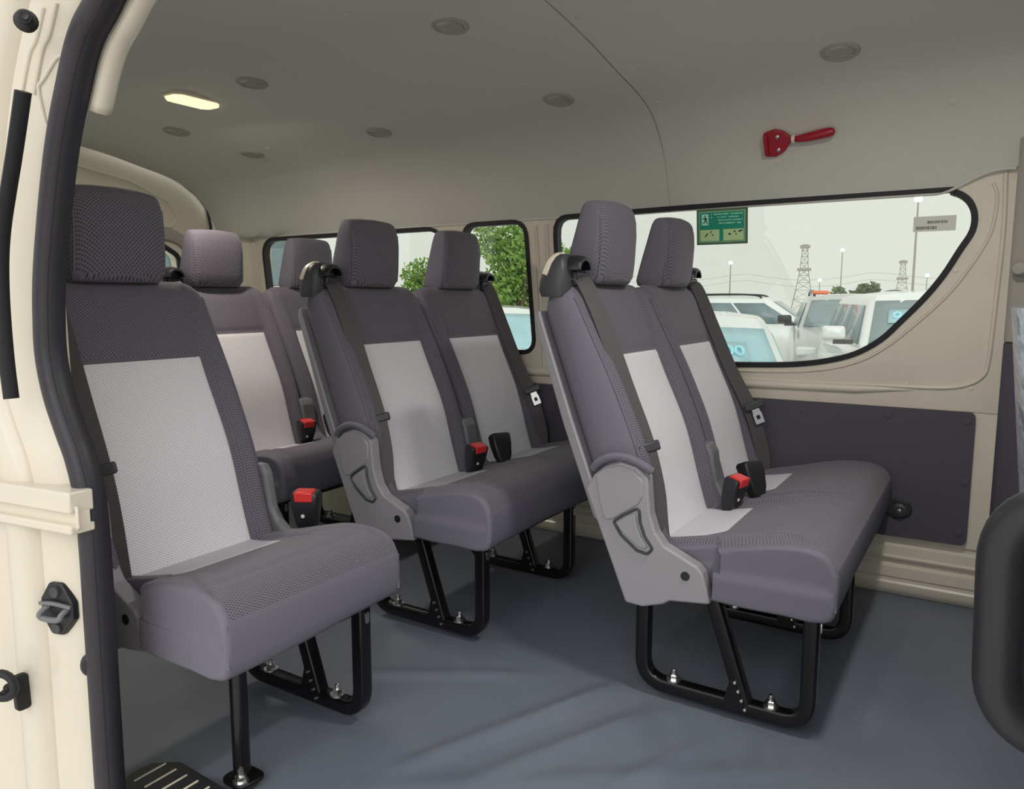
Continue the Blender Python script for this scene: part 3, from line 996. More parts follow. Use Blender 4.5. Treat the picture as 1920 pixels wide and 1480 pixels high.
# ------------------------------------------------------------------ stickers on the large window
def sticker(name, y0, y1, z0, z1, sk=0.):
    """returns a mapper: (a, b, d) -> point on the inside of the pane, a along the car (rear to front), b up"""
    def P(a, b, d):
        y = y0 + (y1 - y0) * a; z = z0 + (z1 - z0) * b
        return Vector((XW(z) - .004 - d, y, z))
    return P
sg_m = {k: noisy(k, c, .5, scale=50, amount=.05, bump=0) for k, c in {'sign_olive': (0.090, 0.165, 0.083), 'sign_sage': (0.240, 0.480, 0.300), 'sign_green': (0.006, 0.300, 0.195), 'sign_lime': (0.540, 0.750, 0.360), 'sign_mint': (0.450, 0.900, 0.675), 'sign_ink': (.004, .07, .05), 'sticker_grey': (.70, .71, .65), 'sticker_ink': (.10, .10, .09)}.items()}
P = sticker('exit', .845, .677, 1.098, 1.212)
oe = P(.5, .5, 0)
ex = empty('exit_sign', oe)
def plate(nm, a0, a1, b0, b1, d, m, par=ex, PP=P, o=oe):
    b = MB().loft([[PP(a, bb, d0) for a, bb in ((a0, b0), (a1, b0), (a1, b1), (a0, b1))] for d0 in (d - .0006, d)])
    return build(nm, b, m, par, o)
def shape(nm, poly, d, m, par=ex, PP=P, o=oe):
    b = MB().loft([[PP(a, bb, d0) for a, bb in poly] for d0 in (d - .0005, d)])
    return build(nm, b, m, par, o)
plate('border', 0, 1, 0, 1, .001, sg_m['sign_olive'])
plate('inner_border', .04, .955, .06, .94, .0018, sg_m['sign_sage'])
plate('green_field', .065, .93, .09, .90, .0026, sg_m['sign_green'])
plate('picture_panel', .075, .455, .10, .42, .0034, sg_m['sign_lime'])
plate('picture_panel', .53, .925, .10, .42, .0034, sg_m['sign_lime'])
plate('pictogram_panel', .105, .24, .55, .86, .0034, sg_m['sign_mint'])
# running figure
b = MB()
for poly in ([(.155, .80), (.175, .83), (.19, .80), (.175, .775)], [(.155, .77), (.19, .765), (.20, .68), (.172, .665)], [(.155, .765), (.118, .725), (.123, .712), (.16, .735)], [(.19, .755), (.222, .715), (.216, .70), (.186, .73)],
             [(.172, .685), (.196, .68), (.225, .61), (.232, .575), (.218, .575), (.208, .62)], [(.176, .685), (.19, .675), (.165, .62), (.135, .585), (.128, .60), (.152, .635)]):
    b.loft([[P(a, bb, d0) for a, bb in poly] for d0 in (.0036, .0042)])
build('running_figure', b, sg_m['sign_ink'], ex, oe)
# lines of writing too small to read, set as short strokes of light lettering
b = MB()
random.seed(3)
for row, (a0, a1) in enumerate(((.29, .90), (.29, .90), (.44, .90), (.44, .88))):
    zb = .845 - row * .085
    a = a0
    while a < a1:
        w = random.uniform(.012, .03)
        h = random.uniform(.022, .04)
        if random.random() > .18:
            b.loft([[P(q, z, d0) for q, z in ((a, zb - h / 2), (min(a + w, a1), zb - h / 2), (min(a + w, a1), zb + h / 2), (a, zb + h / 2))] for d0 in (.0028, .0033)])
        a += w + .010
build('lettering', b, sg_m['sign_mint'], ex, oe)
b = MB()
for poly in ([(.16, .20), (.175, .25), (.22, .33), (.235, .30), (.205, .25)], [(.27, .34), (.30, .39), (.315, .37), (.285, .325)], [(.31, .30), (.335, .27), (.345, .24), (.33, .24), (.30, .29)],
             [(.63, .28), (.65, .32), (.69, .27), (.66, .245)], [(.72, .33), (.765, .38), (.775, .345), (.745, .32)], [(.77, .30), (.80, .27), (.785, .25), (.765, .275)], [(.82, .33), (.83, .37), (.91, .39), (.905, .36), (.85, .33)]):
    b.loft([[P(a, bb, d0) for a, bb in poly] for d0 in (.0036, .0042)])
build('instruction_picture', b, sg_m['sign_ink'], ex, oe)
tag(ex, 'green exit instruction sign on the large side window', 'sign')

P2 = sticker('barcode', .204, .097, 1.112, 1.154)
ob_ = P2(.5, .5, 0)
bs = empty('barcode_sticker', ob_)
plate('backing', 0, 1, 0, 1, .001, sg_m['sticker_grey'], bs, P2, ob_)
b = MB(); a = .33
while a < .80:
    w = random.choice((.008, .012, .02))
    b.loft([[P2(q, z, d0) for q, z in ((a, .52), (a + w, .52), (a + w, .70), (a, .70))] for d0 in (.0012, .0018)]); a += w + random.choice((.008, .014))
a = .07
while a < .56:
    w = random.choice((.008, .012, .02))
    b.loft([[P2(q, z, d0) for q, z in ((a, .14), (a + w, .14), (a + w, .34), (a, .34))] for d0 in (.0012, .0018)]); a += w + random.choice((.008, .014))
build('bars', b, sg_m['sticker_ink'], bs, ob_)
tag(bs, 'grey barcode sticker in the front top corner of the large window', 'sticker')

# ------------------------------------------------------------------ rear door and rear corner
RY = 3.22
RD = [(.80, .12), (2.40, .12), (2.40, 1.27), (2.385, 1.36), (2.34, 1.41), (2.26, 1.46), (2.15, 1.507), (2.03, 1.54), (1.88, 1.556), (1.6, 1.565), (1.32, 1.556), (1.17, 1.54), (1.05, 1.507), (.94, 1.46), (.86, 1.41), (.815, 1.36), (.80, 1.27)]
RWn = round_poly([(.95, .72), (2.25, .72), (2.22, 1.12), (2.12, 1.175), (1.9, 1.19), (1.6, 1.195), (1.3, 1.19), (1.08, 1.175), (.98, 1.12)], [.05, .05, .05, .1, 0, 0, 0, .1, .05], 5)
dr = fill_panel('door_1', RD, [RWn], lambda u, v, w: (u, RY + .05 + w + .05 * max(0, (v - .7)) * 0, v), .03, M['cream'])
struct(dr, 'cream rear door with a window')
rec = round_poly([(1.0, 1.25), (2.2, 1.25), (2.23, 1.30), (2.18, 1.365), (2.0, 1.435), (1.75, 1.47), (1.45, 1.47), (1.2, 1.435), (1.02, 1.365)], .03, 4)
build('door_recess', MB().tube([(u, RY + .02, v) for u, v in rec], .006, 8, wrap=True, up=(0, 1, 0)), M['cream'], dr, (0, 0, 0))
arch = [(.9, 1.08), (.96, 1.19), (1.15, 1.225), (1.6, 1.24), (2.05, 1.225), (2.24, 1.19), (2.30, 1.08)]
build('window_surround', MB().tube(spline([(u, RY + .015, v) for u, v in arch], 6), .018, 10, rx=.03, up=(0, 1, 0)), M['pillar'], dr, (0, 0, 0))
fill_panel('rear_pane', offset_poly(RWn, .006), [], lambda u, v, w: (u, RY + .05 + w, v), .002, M['glass'], dr)
build('window_gasket', MB().tube([(u, RY + .018, v) for u, v in RWn], .012, 8, wrap=True, up=(0, 1, 0)), M['rubber2'], dr, (0, 0, 0))
seal = [(u, RY + .012, v) for u, v in RD]
build('door_seal', MB().tube(seal, .007, 10, wrap=True, up=(0, 1, 0)), M['rubber'], dr, (0, 0, 0))
# body frame around the rear door
rf = fill_panel('wall_rear', [(.66, -.01), (2.62, -.01), (2.62, 1.75), (.66, 1.75)], [offset_poly(RD, .004)], lambda u, v, w: (u, RY + .03 + w, v), .02, M['headliner'])
struct(rf)
# rounded cream rear corner post
loops = []
for z in (.55, .8, 1.0, 1.245):
    loops.append([(2.60, 3.04, z), (XW(z) - .004, 3.06, z), (XW(z) - .02, 3.10, z), (XW(z) - .055, 3.15, z), (XW(z) - .10, 3.185, z), (2.40, 3.20, z), (2.40, 3.24, z), (2.62, 3.24, z)])
cpst = build('trim_4', MB().loft(loops), M['cream'], None, (0, 0, 0), angle=60)
struct(cpst, 'rounded cream rear corner post')

# ------------------------------------------------------------------ side door opening (near side)
OP = [(1.262, -.30), (1.262, .07), (1.259, .30), (1.256, .50), (1.260, .588), (1.279, .652), (1.303, .695), (1.333, .755), (1.349, .82), (1.347, .885), (1.332, .973), (1.290, 1.105), (1.256, 1.187), (1.222, 1.249), (1.193, 1.297), (1.166, 1.327), (1.133, 1.350),
      (1.085, 1.385), (1.0, 1.418), (.88, 1.435), (.6, 1.445), (.2, 1.445), (.0, 1.435), (-.08, 1.41), (-.135, 1.35), (-.15, 1.25), (-.135, 1.0), (-.125, .7), (-.120, .5), (-.118, .2), (-.118, -.30)]
OPs = [(p.x, p.y) for p in spline([(a, b, 0) for a, b in OP], 5)]
def op_normal(i):
    a = Vector(OPs[max(i - 1, 0)]); b = Vector(OPs[min(i + 1, len(OPs) - 1)])
    t = (b - a).normalized()
    return Vector((t.y, -t.x))
def jamb_dir(i):
    y, z = OPs[i]
    if y > .9:
        a = sstep(1.12, 1.42, z) * 88
    elif y < .1:
        a = 180 - sstep(1.1, 1.42, z) * 88
    else:
        a = 90
    return Vector((math.cos(R(a)), math.sin(R(a))))
def frame_loft(prof, i0=0, i1=None, along=None, closed=False):
    """prof: list of (n, x); n measured outward from the opening edge"""
    i1 = len(OPs) if i1 is None else i1
    loops = []
    for i in range(i0, i1):
        d = jamb_dir(i) if along is None else op_normal(i)
        y, z = OPs[i]
        loops.append([(x, y + d.x * n, z + d.y * n) for n, x in prof])
    return MB().loft(loops, cap0=closed, cap1=closed, closed=closed)
JP = [(-.002, .688), (-.003, .670), (.004, .660), (.022, .652), (.040, .640), (.062, .632), (.078, .628), (.084, .642), (.094, .642), (.100, .622), (.125, .612), (.150, .606), (.158, .610), (.172, .611), (.180, .604), (.20, .596), (.26, .588), (.34, .578), (.8, .572)]
jb = build('wall_near', frame_loft(JP), M['cream'], None, (0, 0, 0), angle=70)
struct(jb)
# rubber seal round the opening: outer bulb and inner lip
sec_b = [(.003 - .017 + .018 * math.cos(a * PI / 8), .655 - .012 * math.sin(a * PI / 8) * (1 if a < 8 else -.5)) for a in range(16)]
sl = build('trim_5', frame_loft(sec_b, along=1, closed=True), M['rubber'], None, (0, 0, 0), angle=70)
struct(sl, 'thick black rubber door seal around the side opening')
sec_l = [(-.024, .652), (-.030, .658), (-.030, .672), (-.026, .688), (-.021, .690), (-.018, .675), (-.016, .66)]
build('seal_lip', frame_loft(sec_l, along=1, closed=True), M['rubber'], sl, (0, 0, 0), angle=70)
# inner cream flange seen past the seal at the top corner
i0 = next(i for i, p in enumerate(OPs) if p[1] > 1.215); i1 = next(i for i, p in enumerate(OPs) if p[1] > 1.40 and p[0] < .9)
fl_ = build('door_flange', frame_loft([(-.026, .693), (-.033, .698), (-.034, .710), (-.026, .722), (-.01, .730)], i0, i1, along=1), M['cream'], jb, (0, 0, 0), angle=70, thick=.004)
# near side inner wall behind the single seat, with its window
NW = round_poly([(1.62, .72), (3.0, .72), (3.0, 1.196), (1.62, 1.2)], .08, 5)
nw = fill_panel('wall_near_rear', [(1.36, -.02), (3.24, -.02), (3.24, 1.34), (1.36, 1.34)], [NW], lambda u, v, w: (.69 + w, u, v), .02, M['cream'])
struct(nw)
fill_panel('pane', offset_poly(NW, .01), [], lambda u, v, w: (.685 + w, u, v), .002, M['glass'], nw)

nb = fill_panel('bounce_cut_board', [(1.37, -.004), (3.15, -.004), (3.15, .62), (1.37, .62)], [], lambda u, v, w: (.722 + w, u, v), .008, M['trim'])  # board added to cut bounce and darken the gap under the seat
struct(nb, 'added charcoal board on the lower near wall that cuts bounced light')
# pressed hexagon on the jamb
def onj(n, i, lift=0.):
    y, z = OPs[i]; d = jamb_dir(i)
    x = lerp_tab([(a, b) for a, b in JP], n)
    return Vector((x - lift, y + d.x * n, z + d.y * n))
def idx_z(z): return min(range(len(OPs) // 2), key=lambda i: abs(OPs[i][1] - z))
def jz(n, z, lift=0.):
    # interpolate along the path for a smooth height
    i = idx_z(z)
    j = i + 1 if OPs[i][1] <= z else i - 1
    j = max(0, min(j, len(OPs) - 1))
    a, b = onj(n, i, lift), onj(n, j, lift)
    za, zb = OPs[i][1], OPs[j][1]
    t = 0 if abs(zb - za) < 1e-6 else (z - za) / (zb - za)
    return a.lerp(b, t)
from mathutils.bvhtree import BVHTree
jbv = BVHTree.FromPolygons([v.co for v in jb.data.vertices], [list(p.vertices) for p in jb.data.polygons])
def on_jamb(y, z, lift=0.):
    """point of the door post met by the line from the doorway height to (x=.64, y, z)"""
    o = Vector((0, 0, .92)); d = (Vector((.64, y, z)) - o).normalized()
    h = jbv.ray_cast(o, d)
    p = h[0] if h[0] is not None else Vector((.64, y, z))
    return p - d * lift
hexa = [(1.177, 1.274), (1.201, 1.275), (1.241, 1.252), (1.256, 1.245), (1.258, 1.237), (1.255, 1.221), (1.246, 1.192), (1.241, 1.183), (1.230, 1.180)]
build('pressed_outline', MB().tube([on_jamb(p.x, p.y, .0005) for p in spline([(y, z, 0) for y, z in hexa], 4)], .003, 8), M['cream'], jb, (0, 0, 0))
for k in (.985, 1.015):
    rr = [(1.208 * k, 1.352), (1.235 * k, 1.312), (1.255 * k, 1.297), (1.273 * k, 1.269), (1.292 * k, 1.235)]
    build('pressed_ridge', MB().tube([on_jamb(p.x, p.y, .0005) for p in spline([(y, z, 0) for y, z in rr], 4)], .0035, 8), M['cream'], jb, (0, 0, 0))
# raised plate below the striker
pl = [(.02, .33), (.105, .335), (.105, .19), (.02, .23)]
# black weather strip along the rear edge of the jamb
pts = [Vector(p) for p in ((.598, 1.219, 1.221), (.598, 1.238, 1.18), (.598, 1.263, 1.128), (.598, 1.286, 1.083), (.598, 1.312, 1.028), (.598, 1.328, .971), (.598, 1.335, .90), (.598, 1.335, .82), (.598, 1.33, .76))]
ws = build('weather_strip', MB().tube(spline(pts, 4), .012, 10, rx=.006, up=(1, 0, 0)), M['rubber2'], None, pts[0])
struct(ws, 'black weather strip on the cream door post')
ws.name = 'trim_6'
# rubber stop at the top
p = Vector((.600, 1.200, 1.316))
st = empty('door_stop', p)
q = MB().lathe([(0, .022), (.009, .020), (.0125, .013), (.013, .004), (.016, .0), (.013, -.012), (.0, -.02)], p, (-.5, -.82, .0), 20)
build('stop_bumper', q, M['rubber2'], st, p)
q = MB().lathe([(.003, .0225), (.0055, .0235), (.006, .020)], p, (-.5, -.82, .0), 16)
build('stop_socket', q, M['blackplastic'], st, p)
tag(st, 'black rubber door stop at the top of the cream door post', 'door stop')
# striker
p = jz(.050, .398, .0)
sk = empty('door_striker', p)
X0 = p.x; 
def skp(a, b, d): return Vector((X0 - .30 * a * 1 - d, p.y + a * .95, p.z + b))
poly = round_poly([(-.012, .046), (.012, .046), (.032, .016), (.032, -.014), (.014, -.046), (-.010, -.046), (-.032, -.016), (-.032, .012)], .008, 3)
build('striker_plate', MB().loft([[skp(a, b, -.006) for a, b in poly], [skp(a, b, .006) for a, b in poly]]), M['blackplastic'], sk, p, bevel=.002)
build('striker_loop', MB().tube(spline([skp(-.020, .0, .004), skp(-.020, -.006, .014), skp(-.016, -.014, .018), skp(.012, -.014, .018), skp(.018, -.006, .02), skp(.018, .004, .004)], 4), .005, 10), M['plastic2'], sk, p)
build('striker_strap', strap_loft([skp(-.032, .006, .008), skp(0, .012, .012), skp(.032, .008, .008)], ((0, 0, 1), (0, 0, 1)), .006, .002), M['plastic2'], sk, p)
for a, b in ((0, .030), (.002, -.034)):
    q = MB().lathe([(0, 0), (.010, 0), (.009, .004), (.004, .004), (0, .002)], skp(a, b, .006), (-1, -.3, 0), 14)
    build('striker_screw', q, M['darkplastic'], sk, p)
tag(sk, 'black door latch striker plate on the cream door post', 'striker')
# centre rail cover
rl = empty('door_rail', (.61, 1.35, .57))
ro = (.61, 1.35, .57)
def railp(z0, z1, x0, d): 
    return MB().loft([[(x0 - t * .07, 1.222 + t * .50, z0), (x0 - t * .07 + d, 1.222 + t * .50, z0), (x0 - t * .07 + d, 1.222 + t * .50, z1), (x0 - t * .07, 1.222 + t * .50, z1)] for t in (0, .25, .5, 1)])
build('rail_lip', railp(.578, .613, .620, .04), M['cream'], rl, ro, bevel=.003)
build('rail_lip', railp(.543, .558, .620, .04), M['cream'], rl, ro, bevel=.003)
build('rail_channel', railp(.556, .580, .632, .02), M['ivory'], rl, ro)
q = MB().tube([(.630, 1.220, .588), (.628, 1.214, .584), (.628, 1.214, .556), (.630, 1.220, .552)], .003, 8)
build('rail_clip', q, M['ivory'], rl, ro)
tag(rl, 'cream sliding door rail on the door post', 'rail')
# lower rubber buffers
for y0, z0, lab in ((1.388, .242, 'small black rubber buffer low on the cream door post'), ):
    p = Vector((.600, y0, z0)); bu = empty('rubber_buffer', p)
    q = MB().prism(round_poly([(-.012, .03), (.012, .03), (.014, -.035), (-.010, -.035)], .008, 3), 'y', y0 - .006, y0 + .006)
    for i, v in enumerate(q.v): q.v[i] = (p.x + v[0], v[1], p.z + v[2])
    build('buffer_plate', q, M['rubber2'], bu, p, bevel=.002)
    q = MB().lathe([(0, .026), (.006, .026), (.007, .014), (.012, .012), (.012, .0), (0, 0)], (p.x - .01, y0 - .002, z0 + .012), (-.9, -.4, 0), 14)
    build('buffer_stud', q, M['rubber2'], bu, p)
    tag(bu, lab, 'buffer')
p = Vector((.566, 1.375, .270)); bu = empty('rubber_ring', p)
q = MB()
q.tube([p + Vector((-.010 * math.cos(a * PI / 10), .022 * math.cos(a * PI / 10), .022 * math.sin(a * PI / 10))) for a in range(20)], .007, 8, wrap=True)
build('ring', q, M['rubber2'], bu, p)
tag(bu, 'round black rubber grommet at the left edge of the door post', 'grommet')
p = Vector((.652, 1.262, .30)); pg = empty('edge_plug', p)
q = MB().lathe([(0, .006), (.009, .005), (.012, .0), (.012, -.004)], p, (-.5, -.8, 0), 16)
for i, v in enumerate(q.v): q.v[i] = (v[0], v[1], p.z + (v[2] - p.z) * 1.6)
build('plug', q, M['rubber'], pg, p)
tag(pg, 'small oval black plug beside the door seal', 'plug')

# step plate
so = (.80, 1.25, 0)
sp_ = empty('step_plate', so)
poly = round_poly([(.722, .98), (.722, 1.32), (.76, 1.352), (.805, 1.350), (.838, 1.305), (.832, 1.17), (.825, .98)], .015, 4)
build('plate', MB().prism(poly, 'z', -.002, .007), M['blackplastic'], sp_, so, bevel=.002)
for k in range(5):
    y = 1.322 - .034 * k
    build('grip_strip', MB().box((.752, y - .002, .006), (.818, y + .002, .009)), M['ivory'], sp_, so, bevel=.0008)
tag(sp_, 'black step plate with thin white strips at the door sill', 'step plate')

# ------------------------------------------------------------------ front of the cabin (right edge)
# far B-pillar trim
def pil(z0, z1, m, nm):
    loops = []
    for z in (z0, z1):
        xw = XW(z)
        loops.append([(xw + .03, -.04, z), (xw - .035, -.038, z), (xw - .050, -.050, z), (xw - .062, -.10, z), (xw - .062, -.16, z), (xw - .03, -.30, z), (xw + .03, -.32, z)])
    return build(nm, MB().loft(loops), m, None, (0, 0, 0), bevel=.004, angle=50)
struct(pil(.80, 1.34, M['pillar'], 'trim_7'), 'grey-beige upper pillar trim')
struct(pil(-.005, .798, M['trim'], 'trim_8'), 'black lower pillar trim')
p = Vector((2.46, -.062, 1.00)); hk = empty('coat_hook', p)
q = MB().lathe([(0, .02), (.014, .018), (.02, .010), (.022, 0), (.02, -.01)], p, (-1, .3, 0), 18)
build('hook_cap', q, M['pillar'], hk, p)
tag(hk, 'small grey belt mounting cap on the upper pillar trim', 'hook')

# grab handle in the doorway
go = (.80, -.10, .5)
gh = empty('grab_handle', go)
path = round_poly([(-.30, .742), (-.022, .742), (-.030, .523), (-.30, .523)], [0, .062, .058, 0], 10)
build('bar', MB().tube([(.80, y, z) for y, z in path], .0205, 24, up=(1, 0, 0)), M['grip'], gh, go)
for z in (.742, .523):
    build('mounting_flange', MB().box((.775, -.34, z - .03), (.825, -.295, z + .03)), M['grip'], gh, go, bevel=.006)
tag(gh, 'thick black D-shaped grab handle at the right edge of the doorway', 'grab handle')
gp = build('trim_9', MB().box((.72, -.55, -.005), (.88, -.335, 1.3)), M['trim'], None, (0, 0, 0), bevel=.02)
struct(gp, 'black pillar trim that carries the grab handle')

wsn_ = round_poly([(.86, .66), (2.40, .66), (2.30, 1.30), (.96, 1.30)], .06, 5)
fwl = fill_panel('wall_front', [(.66, -.01), (2.62, -.01), (2.62, 1.70), (.66, 1.70)], [wsn_], lambda u, v, w: (u, -1.22 + w, v), .02, M['trim'])
struct(fwl)
fill_panel('windscreen_pane', offset_poly(wsn_, .006), [], lambda u, v, w: (u, -1.22 + w, v), .002, M['glass'], fwl)
# driver's seat wrapped in clear plastic, seen from behind
fo = (2.05, -.35, 0)
fs = empty('front_seat', fo)
def front_back(grow, z0, z1):
    loops = []
    for k in range(9):
        t = k / 8; z = z0 + (z1 - z0) * t
        hw = (.26 + grow) * (1 - .25 * t ** 3); hd = .065 + grow
        yc = -.165 + .05 * t
        loops.append([(2.05 + math.copysign(abs(math.cos(a * PI / 12)) ** .6, math.cos(a * PI / 12)) * hw, yc - .0 + math.copysign(abs(math.sin(a * PI / 12)) ** .7, math.sin(a * PI / 12)) * hd, z) for a in range(24)])
    return MB().loft(loops)
build('backrest', front_back(0, .38, .88), M['vinyl'], fs, fo, angle=60)
wrap = noisy('clear_plastic_wrap', (.42, .48, .56), .18, spec=.7, scale=14, amount=.35, bump=.8, dist=.02)
wb = build('plastic_wrap', front_back(.010, .43, .90), wrap, fs, fo, angle=60); wb['label'] = 'crinkled bluish protective plastic wrap'
build('cushion', MB().box((1.80, -.75, .30), (2.30, -.20, .42)), M['vinyl'], fs, fo, bevel=.03, seg=3)
build('seat_box', MB().box((1.82, -.72, .0), (2.28, -.22, .30)), M['blackplastic'], fs, fo, bevel=.01)
tag(fs, 'front seat in bluish protective plastic at the right edge', 'seat')
co_ = (1.3, -.3, 0)
cb = empty('engine_cover', co_)
build('cover_box', MB().box((.95, -.8, -.004), (1.70, -.12, .33)), M['trim'], cb, co_, bevel=.02, seg=3)
build('buckle_holder', MB().prism(round_poly([(1.30, .33), (1.30, .45), (1.36, .50), (1.44, .50), (1.44, .33)], .02, 4), 'y', -.16, -.125), M['darkplastic'], cb, co_, bevel=.005)
tag(cb, 'black boxed cover behind the grab handle', 'cover')

# ------------------------------------------------------------------ outside
GZ = -.65
ground = noisy('pale_lot_paving', (.78, .76, .72), .9, spec=.2, scale=.6, amount=.12, bump=.1, dist=.02)
gr = build('ground', MB().grid(lambda a, b: Vector((-60 + 460 * a, -200 + 460 * b, GZ)), 2, 2), ground)
struct(gr)

CM = {'white': noisy('white_car_paint', (.78, .80, .80), .25, spec=.5, coat=.6, scale=3, amount=.03, bump=0),
      'silver': noisy('silver_car_paint', (.50, .52, .50), .3, spec=.5, coat=.6, scale=3, amount=.03, bump=0),
      'glass': noisy('car_glass', (.20, .27, .29), .12, spec=.6, scale=4, amount=.2, bump=0),
      'glass_cyan': noisy('pale_blue_car_glass', (.38, .60, .66), .12, spec=.6, scale=4, amount=.12, bump=0),
      'tyre': noisy('tyre_rubber', (.02, .02, .02), .8, scale=40, amount=.1, bump=.1),
      'rim': noisy('alloy_rim', (.5, .5, .5), .35, metal=.8, scale=20, amount=.1, bump=0),
      'black': noisy('black_car_trim', (.02, .022, .024), .4, scale=20, amount=.1, bump=0),
      'lens': noisy('headlamp_lens', (.75, .78, .78), .1, spec=.8, scale=20, amount=.1, bump=0),
      'sticker': noisy('cyan_windscreen_sticker', (.40, .80, .90), .5, scale=20, amount=.05, bump=0),
      'amber': noisy('orange_beacon', (.8, .16, .04), .3, scale=20, amount=.05, bump=0)}

def make_car(kind, label, loc, head, paint, glass='glass', sticker_=0., mirror=None, rails=False, beacon=False, marks=True):
    """local frame: +x forward, +y left, z up from the ground; kind sets the proportions"""
    K = {'sedan': dict(L=4.5, W=1.78, H=1.45, hood=.92, boot=1.02, xw=.95, xt=.30, xr=-1.05, xb=-1.75, wt=.58),
         'suv': dict(L=4.8, W=1.92, H=1.63, hood=1.14, boot=1.10, xw=.98, xt=.42, xr=-1.95, xb=-2.25, wt=.70),
         'wagon': dict(L=4.6, W=1.85, H=1.60, hood=1.02, boot=1.02, xw=1.05, xt=.30, xr=-1.80, xb=-2.15, wt=.66)}[kind]
    r = empty('car', loc); r.rotation_euler = (0, 0, R(head))
    L, W, H = K['L'], K['W'], K['H']; hw = W / 2
    pm = CM[paint]
    hd, bt = K['hood'], K['boot']
    def top(x):
        return smooth_tab([(-L / 2, bt - .14), (-L / 2 + .12, bt - .02), (K['xb'], bt), (K['xw'], hd + .02), (L / 2 - .5, hd - .08), (L / 2 - .12, hd - .18), (L / 2, hd - .34)], x)
    loops = []
    for k in range(25):
        x = -L / 2 + L * k / 24
        e = min(1, (L / 2 - abs(x)) / .45)
        w = hw * (.80 + .20 * math.sqrt(max(0, 1 - (1 - e) ** 2)))
        zt = top(x); zb = .24
        loops.append([(x, -w * .95, zb), (x, -w, zb + .12), (x, -w, (zb + zt) / 2 + .05), (x, -w * .96, zt - .10), (x, -w * .88, zt - .02), (x, -w * .5, zt + .012), (x, 0, zt + .02),
                      (x, w * .5, zt + .012), (x, w * .88, zt - .02), (x, w * .96, zt - .10), (x, w, (zb + zt) / 2 + .05), (x, w, zb + .12), (x, w * .95, zb)])
    body = build('body', MB().loft(loops), pm, r, (0, 0, 0), angle=45)
    # greenhouse
    wb = hw * .90; wt = K['wt']
    zb = hd - .03
    A = [Vector((K['xw'] + .12, 0, zb)), Vector((K['xt'], 0, H - .03)), Vector((K['xr'], 0, H - .04)), Vector((K['xb'] - .02, 0, bt - .03))]
    def sec(p, w, crown=0.): return [Vector((p.x, -w, p.z)), Vector((p.x, -w * .55, p.z + crown)), Vector((p.x, 0, p.z + crown * 1.3)), Vector((p.x, w * .55, p.z + crown)), Vector((p.x, w, p.z))]
    b = MB()
    S = [sec(A[0], wb), sec(A[1], wt, .03), sec((A[1] + A[2]) / 2 + Vector((0, 0, .02)), wt, .035), sec(A[2], wt, .03), sec(A[3], wb)]
    b.loft(S, closed=False, cap0=False, cap1=False)
    # sides
    for s in (0, 4):
        b.add([S[0][s], S[1][s], S[2][s], S[3][s], S[4][s]], [[0, 1, 2, 3, 4]])
    roof = build('roof', b, pm, body, (0, 0, 0), angle=30, bevel=.05, seg=3)
    # windscreen, rear screen
    def screen(nm, p0, p1, w0, w1, out):
        d = (p1 - p0); n = Vector((-d.z, 0, d.x)).normalized()
        if n.x * out < 0: n = -n
        a, c = p0 + d * .08, p1 - d * .12
        def fn(i, j):
            p = a.lerp(c, j); w = (w0 + (w1 - w0) * (.08 + .80 * j)) * .93
            yy = -w + 2 * w * i
            return p + Vector((0, yy, 0)) + n * (.012 + .015 * (1 - (2 * i - 1) ** 2))
        o = build(nm, MB().grid(fn, 10, 6), CM[glass], r, (0, 0, 0), angle=60, thick=.01)
        return fn, n, o
    fn, n, wsn = screen('windscreen', A[0], A[1], wb, wt, 1)
    screen('rear_screen', A[3], A[2], wb, wt, -1)
    if sticker_:
        b = MB()
        b.grid(lambda i, j: fn(sticker_ - .05 + .26 * i, .46 + .30 * j) + n * .012, 4, 2)
        build('windscreen_sticker', b, CM['glass_cyan'], wsn, (0, 0, 0), thick=.003)
        b = MB()
        for k, kind_ in enumerate('oioo'):
            c0 = sticker_ + .055 * k
            if kind_ == 'o':
                b.tube([fn(c0 + .020 * math.cos(a * PI / 6), .62 + .06 * math.sin(a * PI / 6)) + n * .018 for a in range(12)], .012, 6, wrap=True)
            else:
                b.tube([fn(c0, .56) + n * .018, fn(c0, .68) + n * .018], .012, 6)
        o = build('sticker_marks', b, CM['sticker'], wsn, (0, 0, 0))
    # side windows: three panes each side
    sill0 = A[0] + Vector((-.25, 0, .04)); 
    for s in (-1, 1):
        def sp(x, f):
            """point on the greenhouse side: f 0 belt .. 1 roof"""
            zz0 = hd + .02; z = zz0 + (H - .12 - zz0) * f
            w = wb + (wt - wb) * ((z - zb) / (H - .03 - zb))
            return Vector((x, s * (w + .012), z))
        xf0 = K['xw'] - .10; xf1 = K['xt'] - .06; xr0 = K['xb'] + .22; xr1 = K['xr'] + .10
        cuts = [0, .36, .70, 1.0]
        for q in range(3):
            c0, c1 = cuts[q] + .012, cuts[q + 1] - .012
            x00 = xf0 + (xr0 - xf0) * c0; x01 = xf0 + (xr0 - xf0) * c1
            x10 = xf1 + (xr1 - xf1) * c0; x11 = xf1 + (xr1 - xf1) * c1
            g = MB().add([sp(x00, 0), sp(x01, 0), sp(x11, 1), sp(x10, 1)], [[0, 1, 2, 3]])
            g = MB(); g.add([sp(x00, 0), sp(x01, 0), sp(x11, 1), sp(x10, 1)], [[0, 1, 2, 3]])
            build('side_window', g, CM[glass], r, (0, 0, 0), thick=.008)
        # mirrors
        mc = Vector((K['xw'] - .12, s * (hw + .10), hd + .12))
        g = MB()
        lps = []
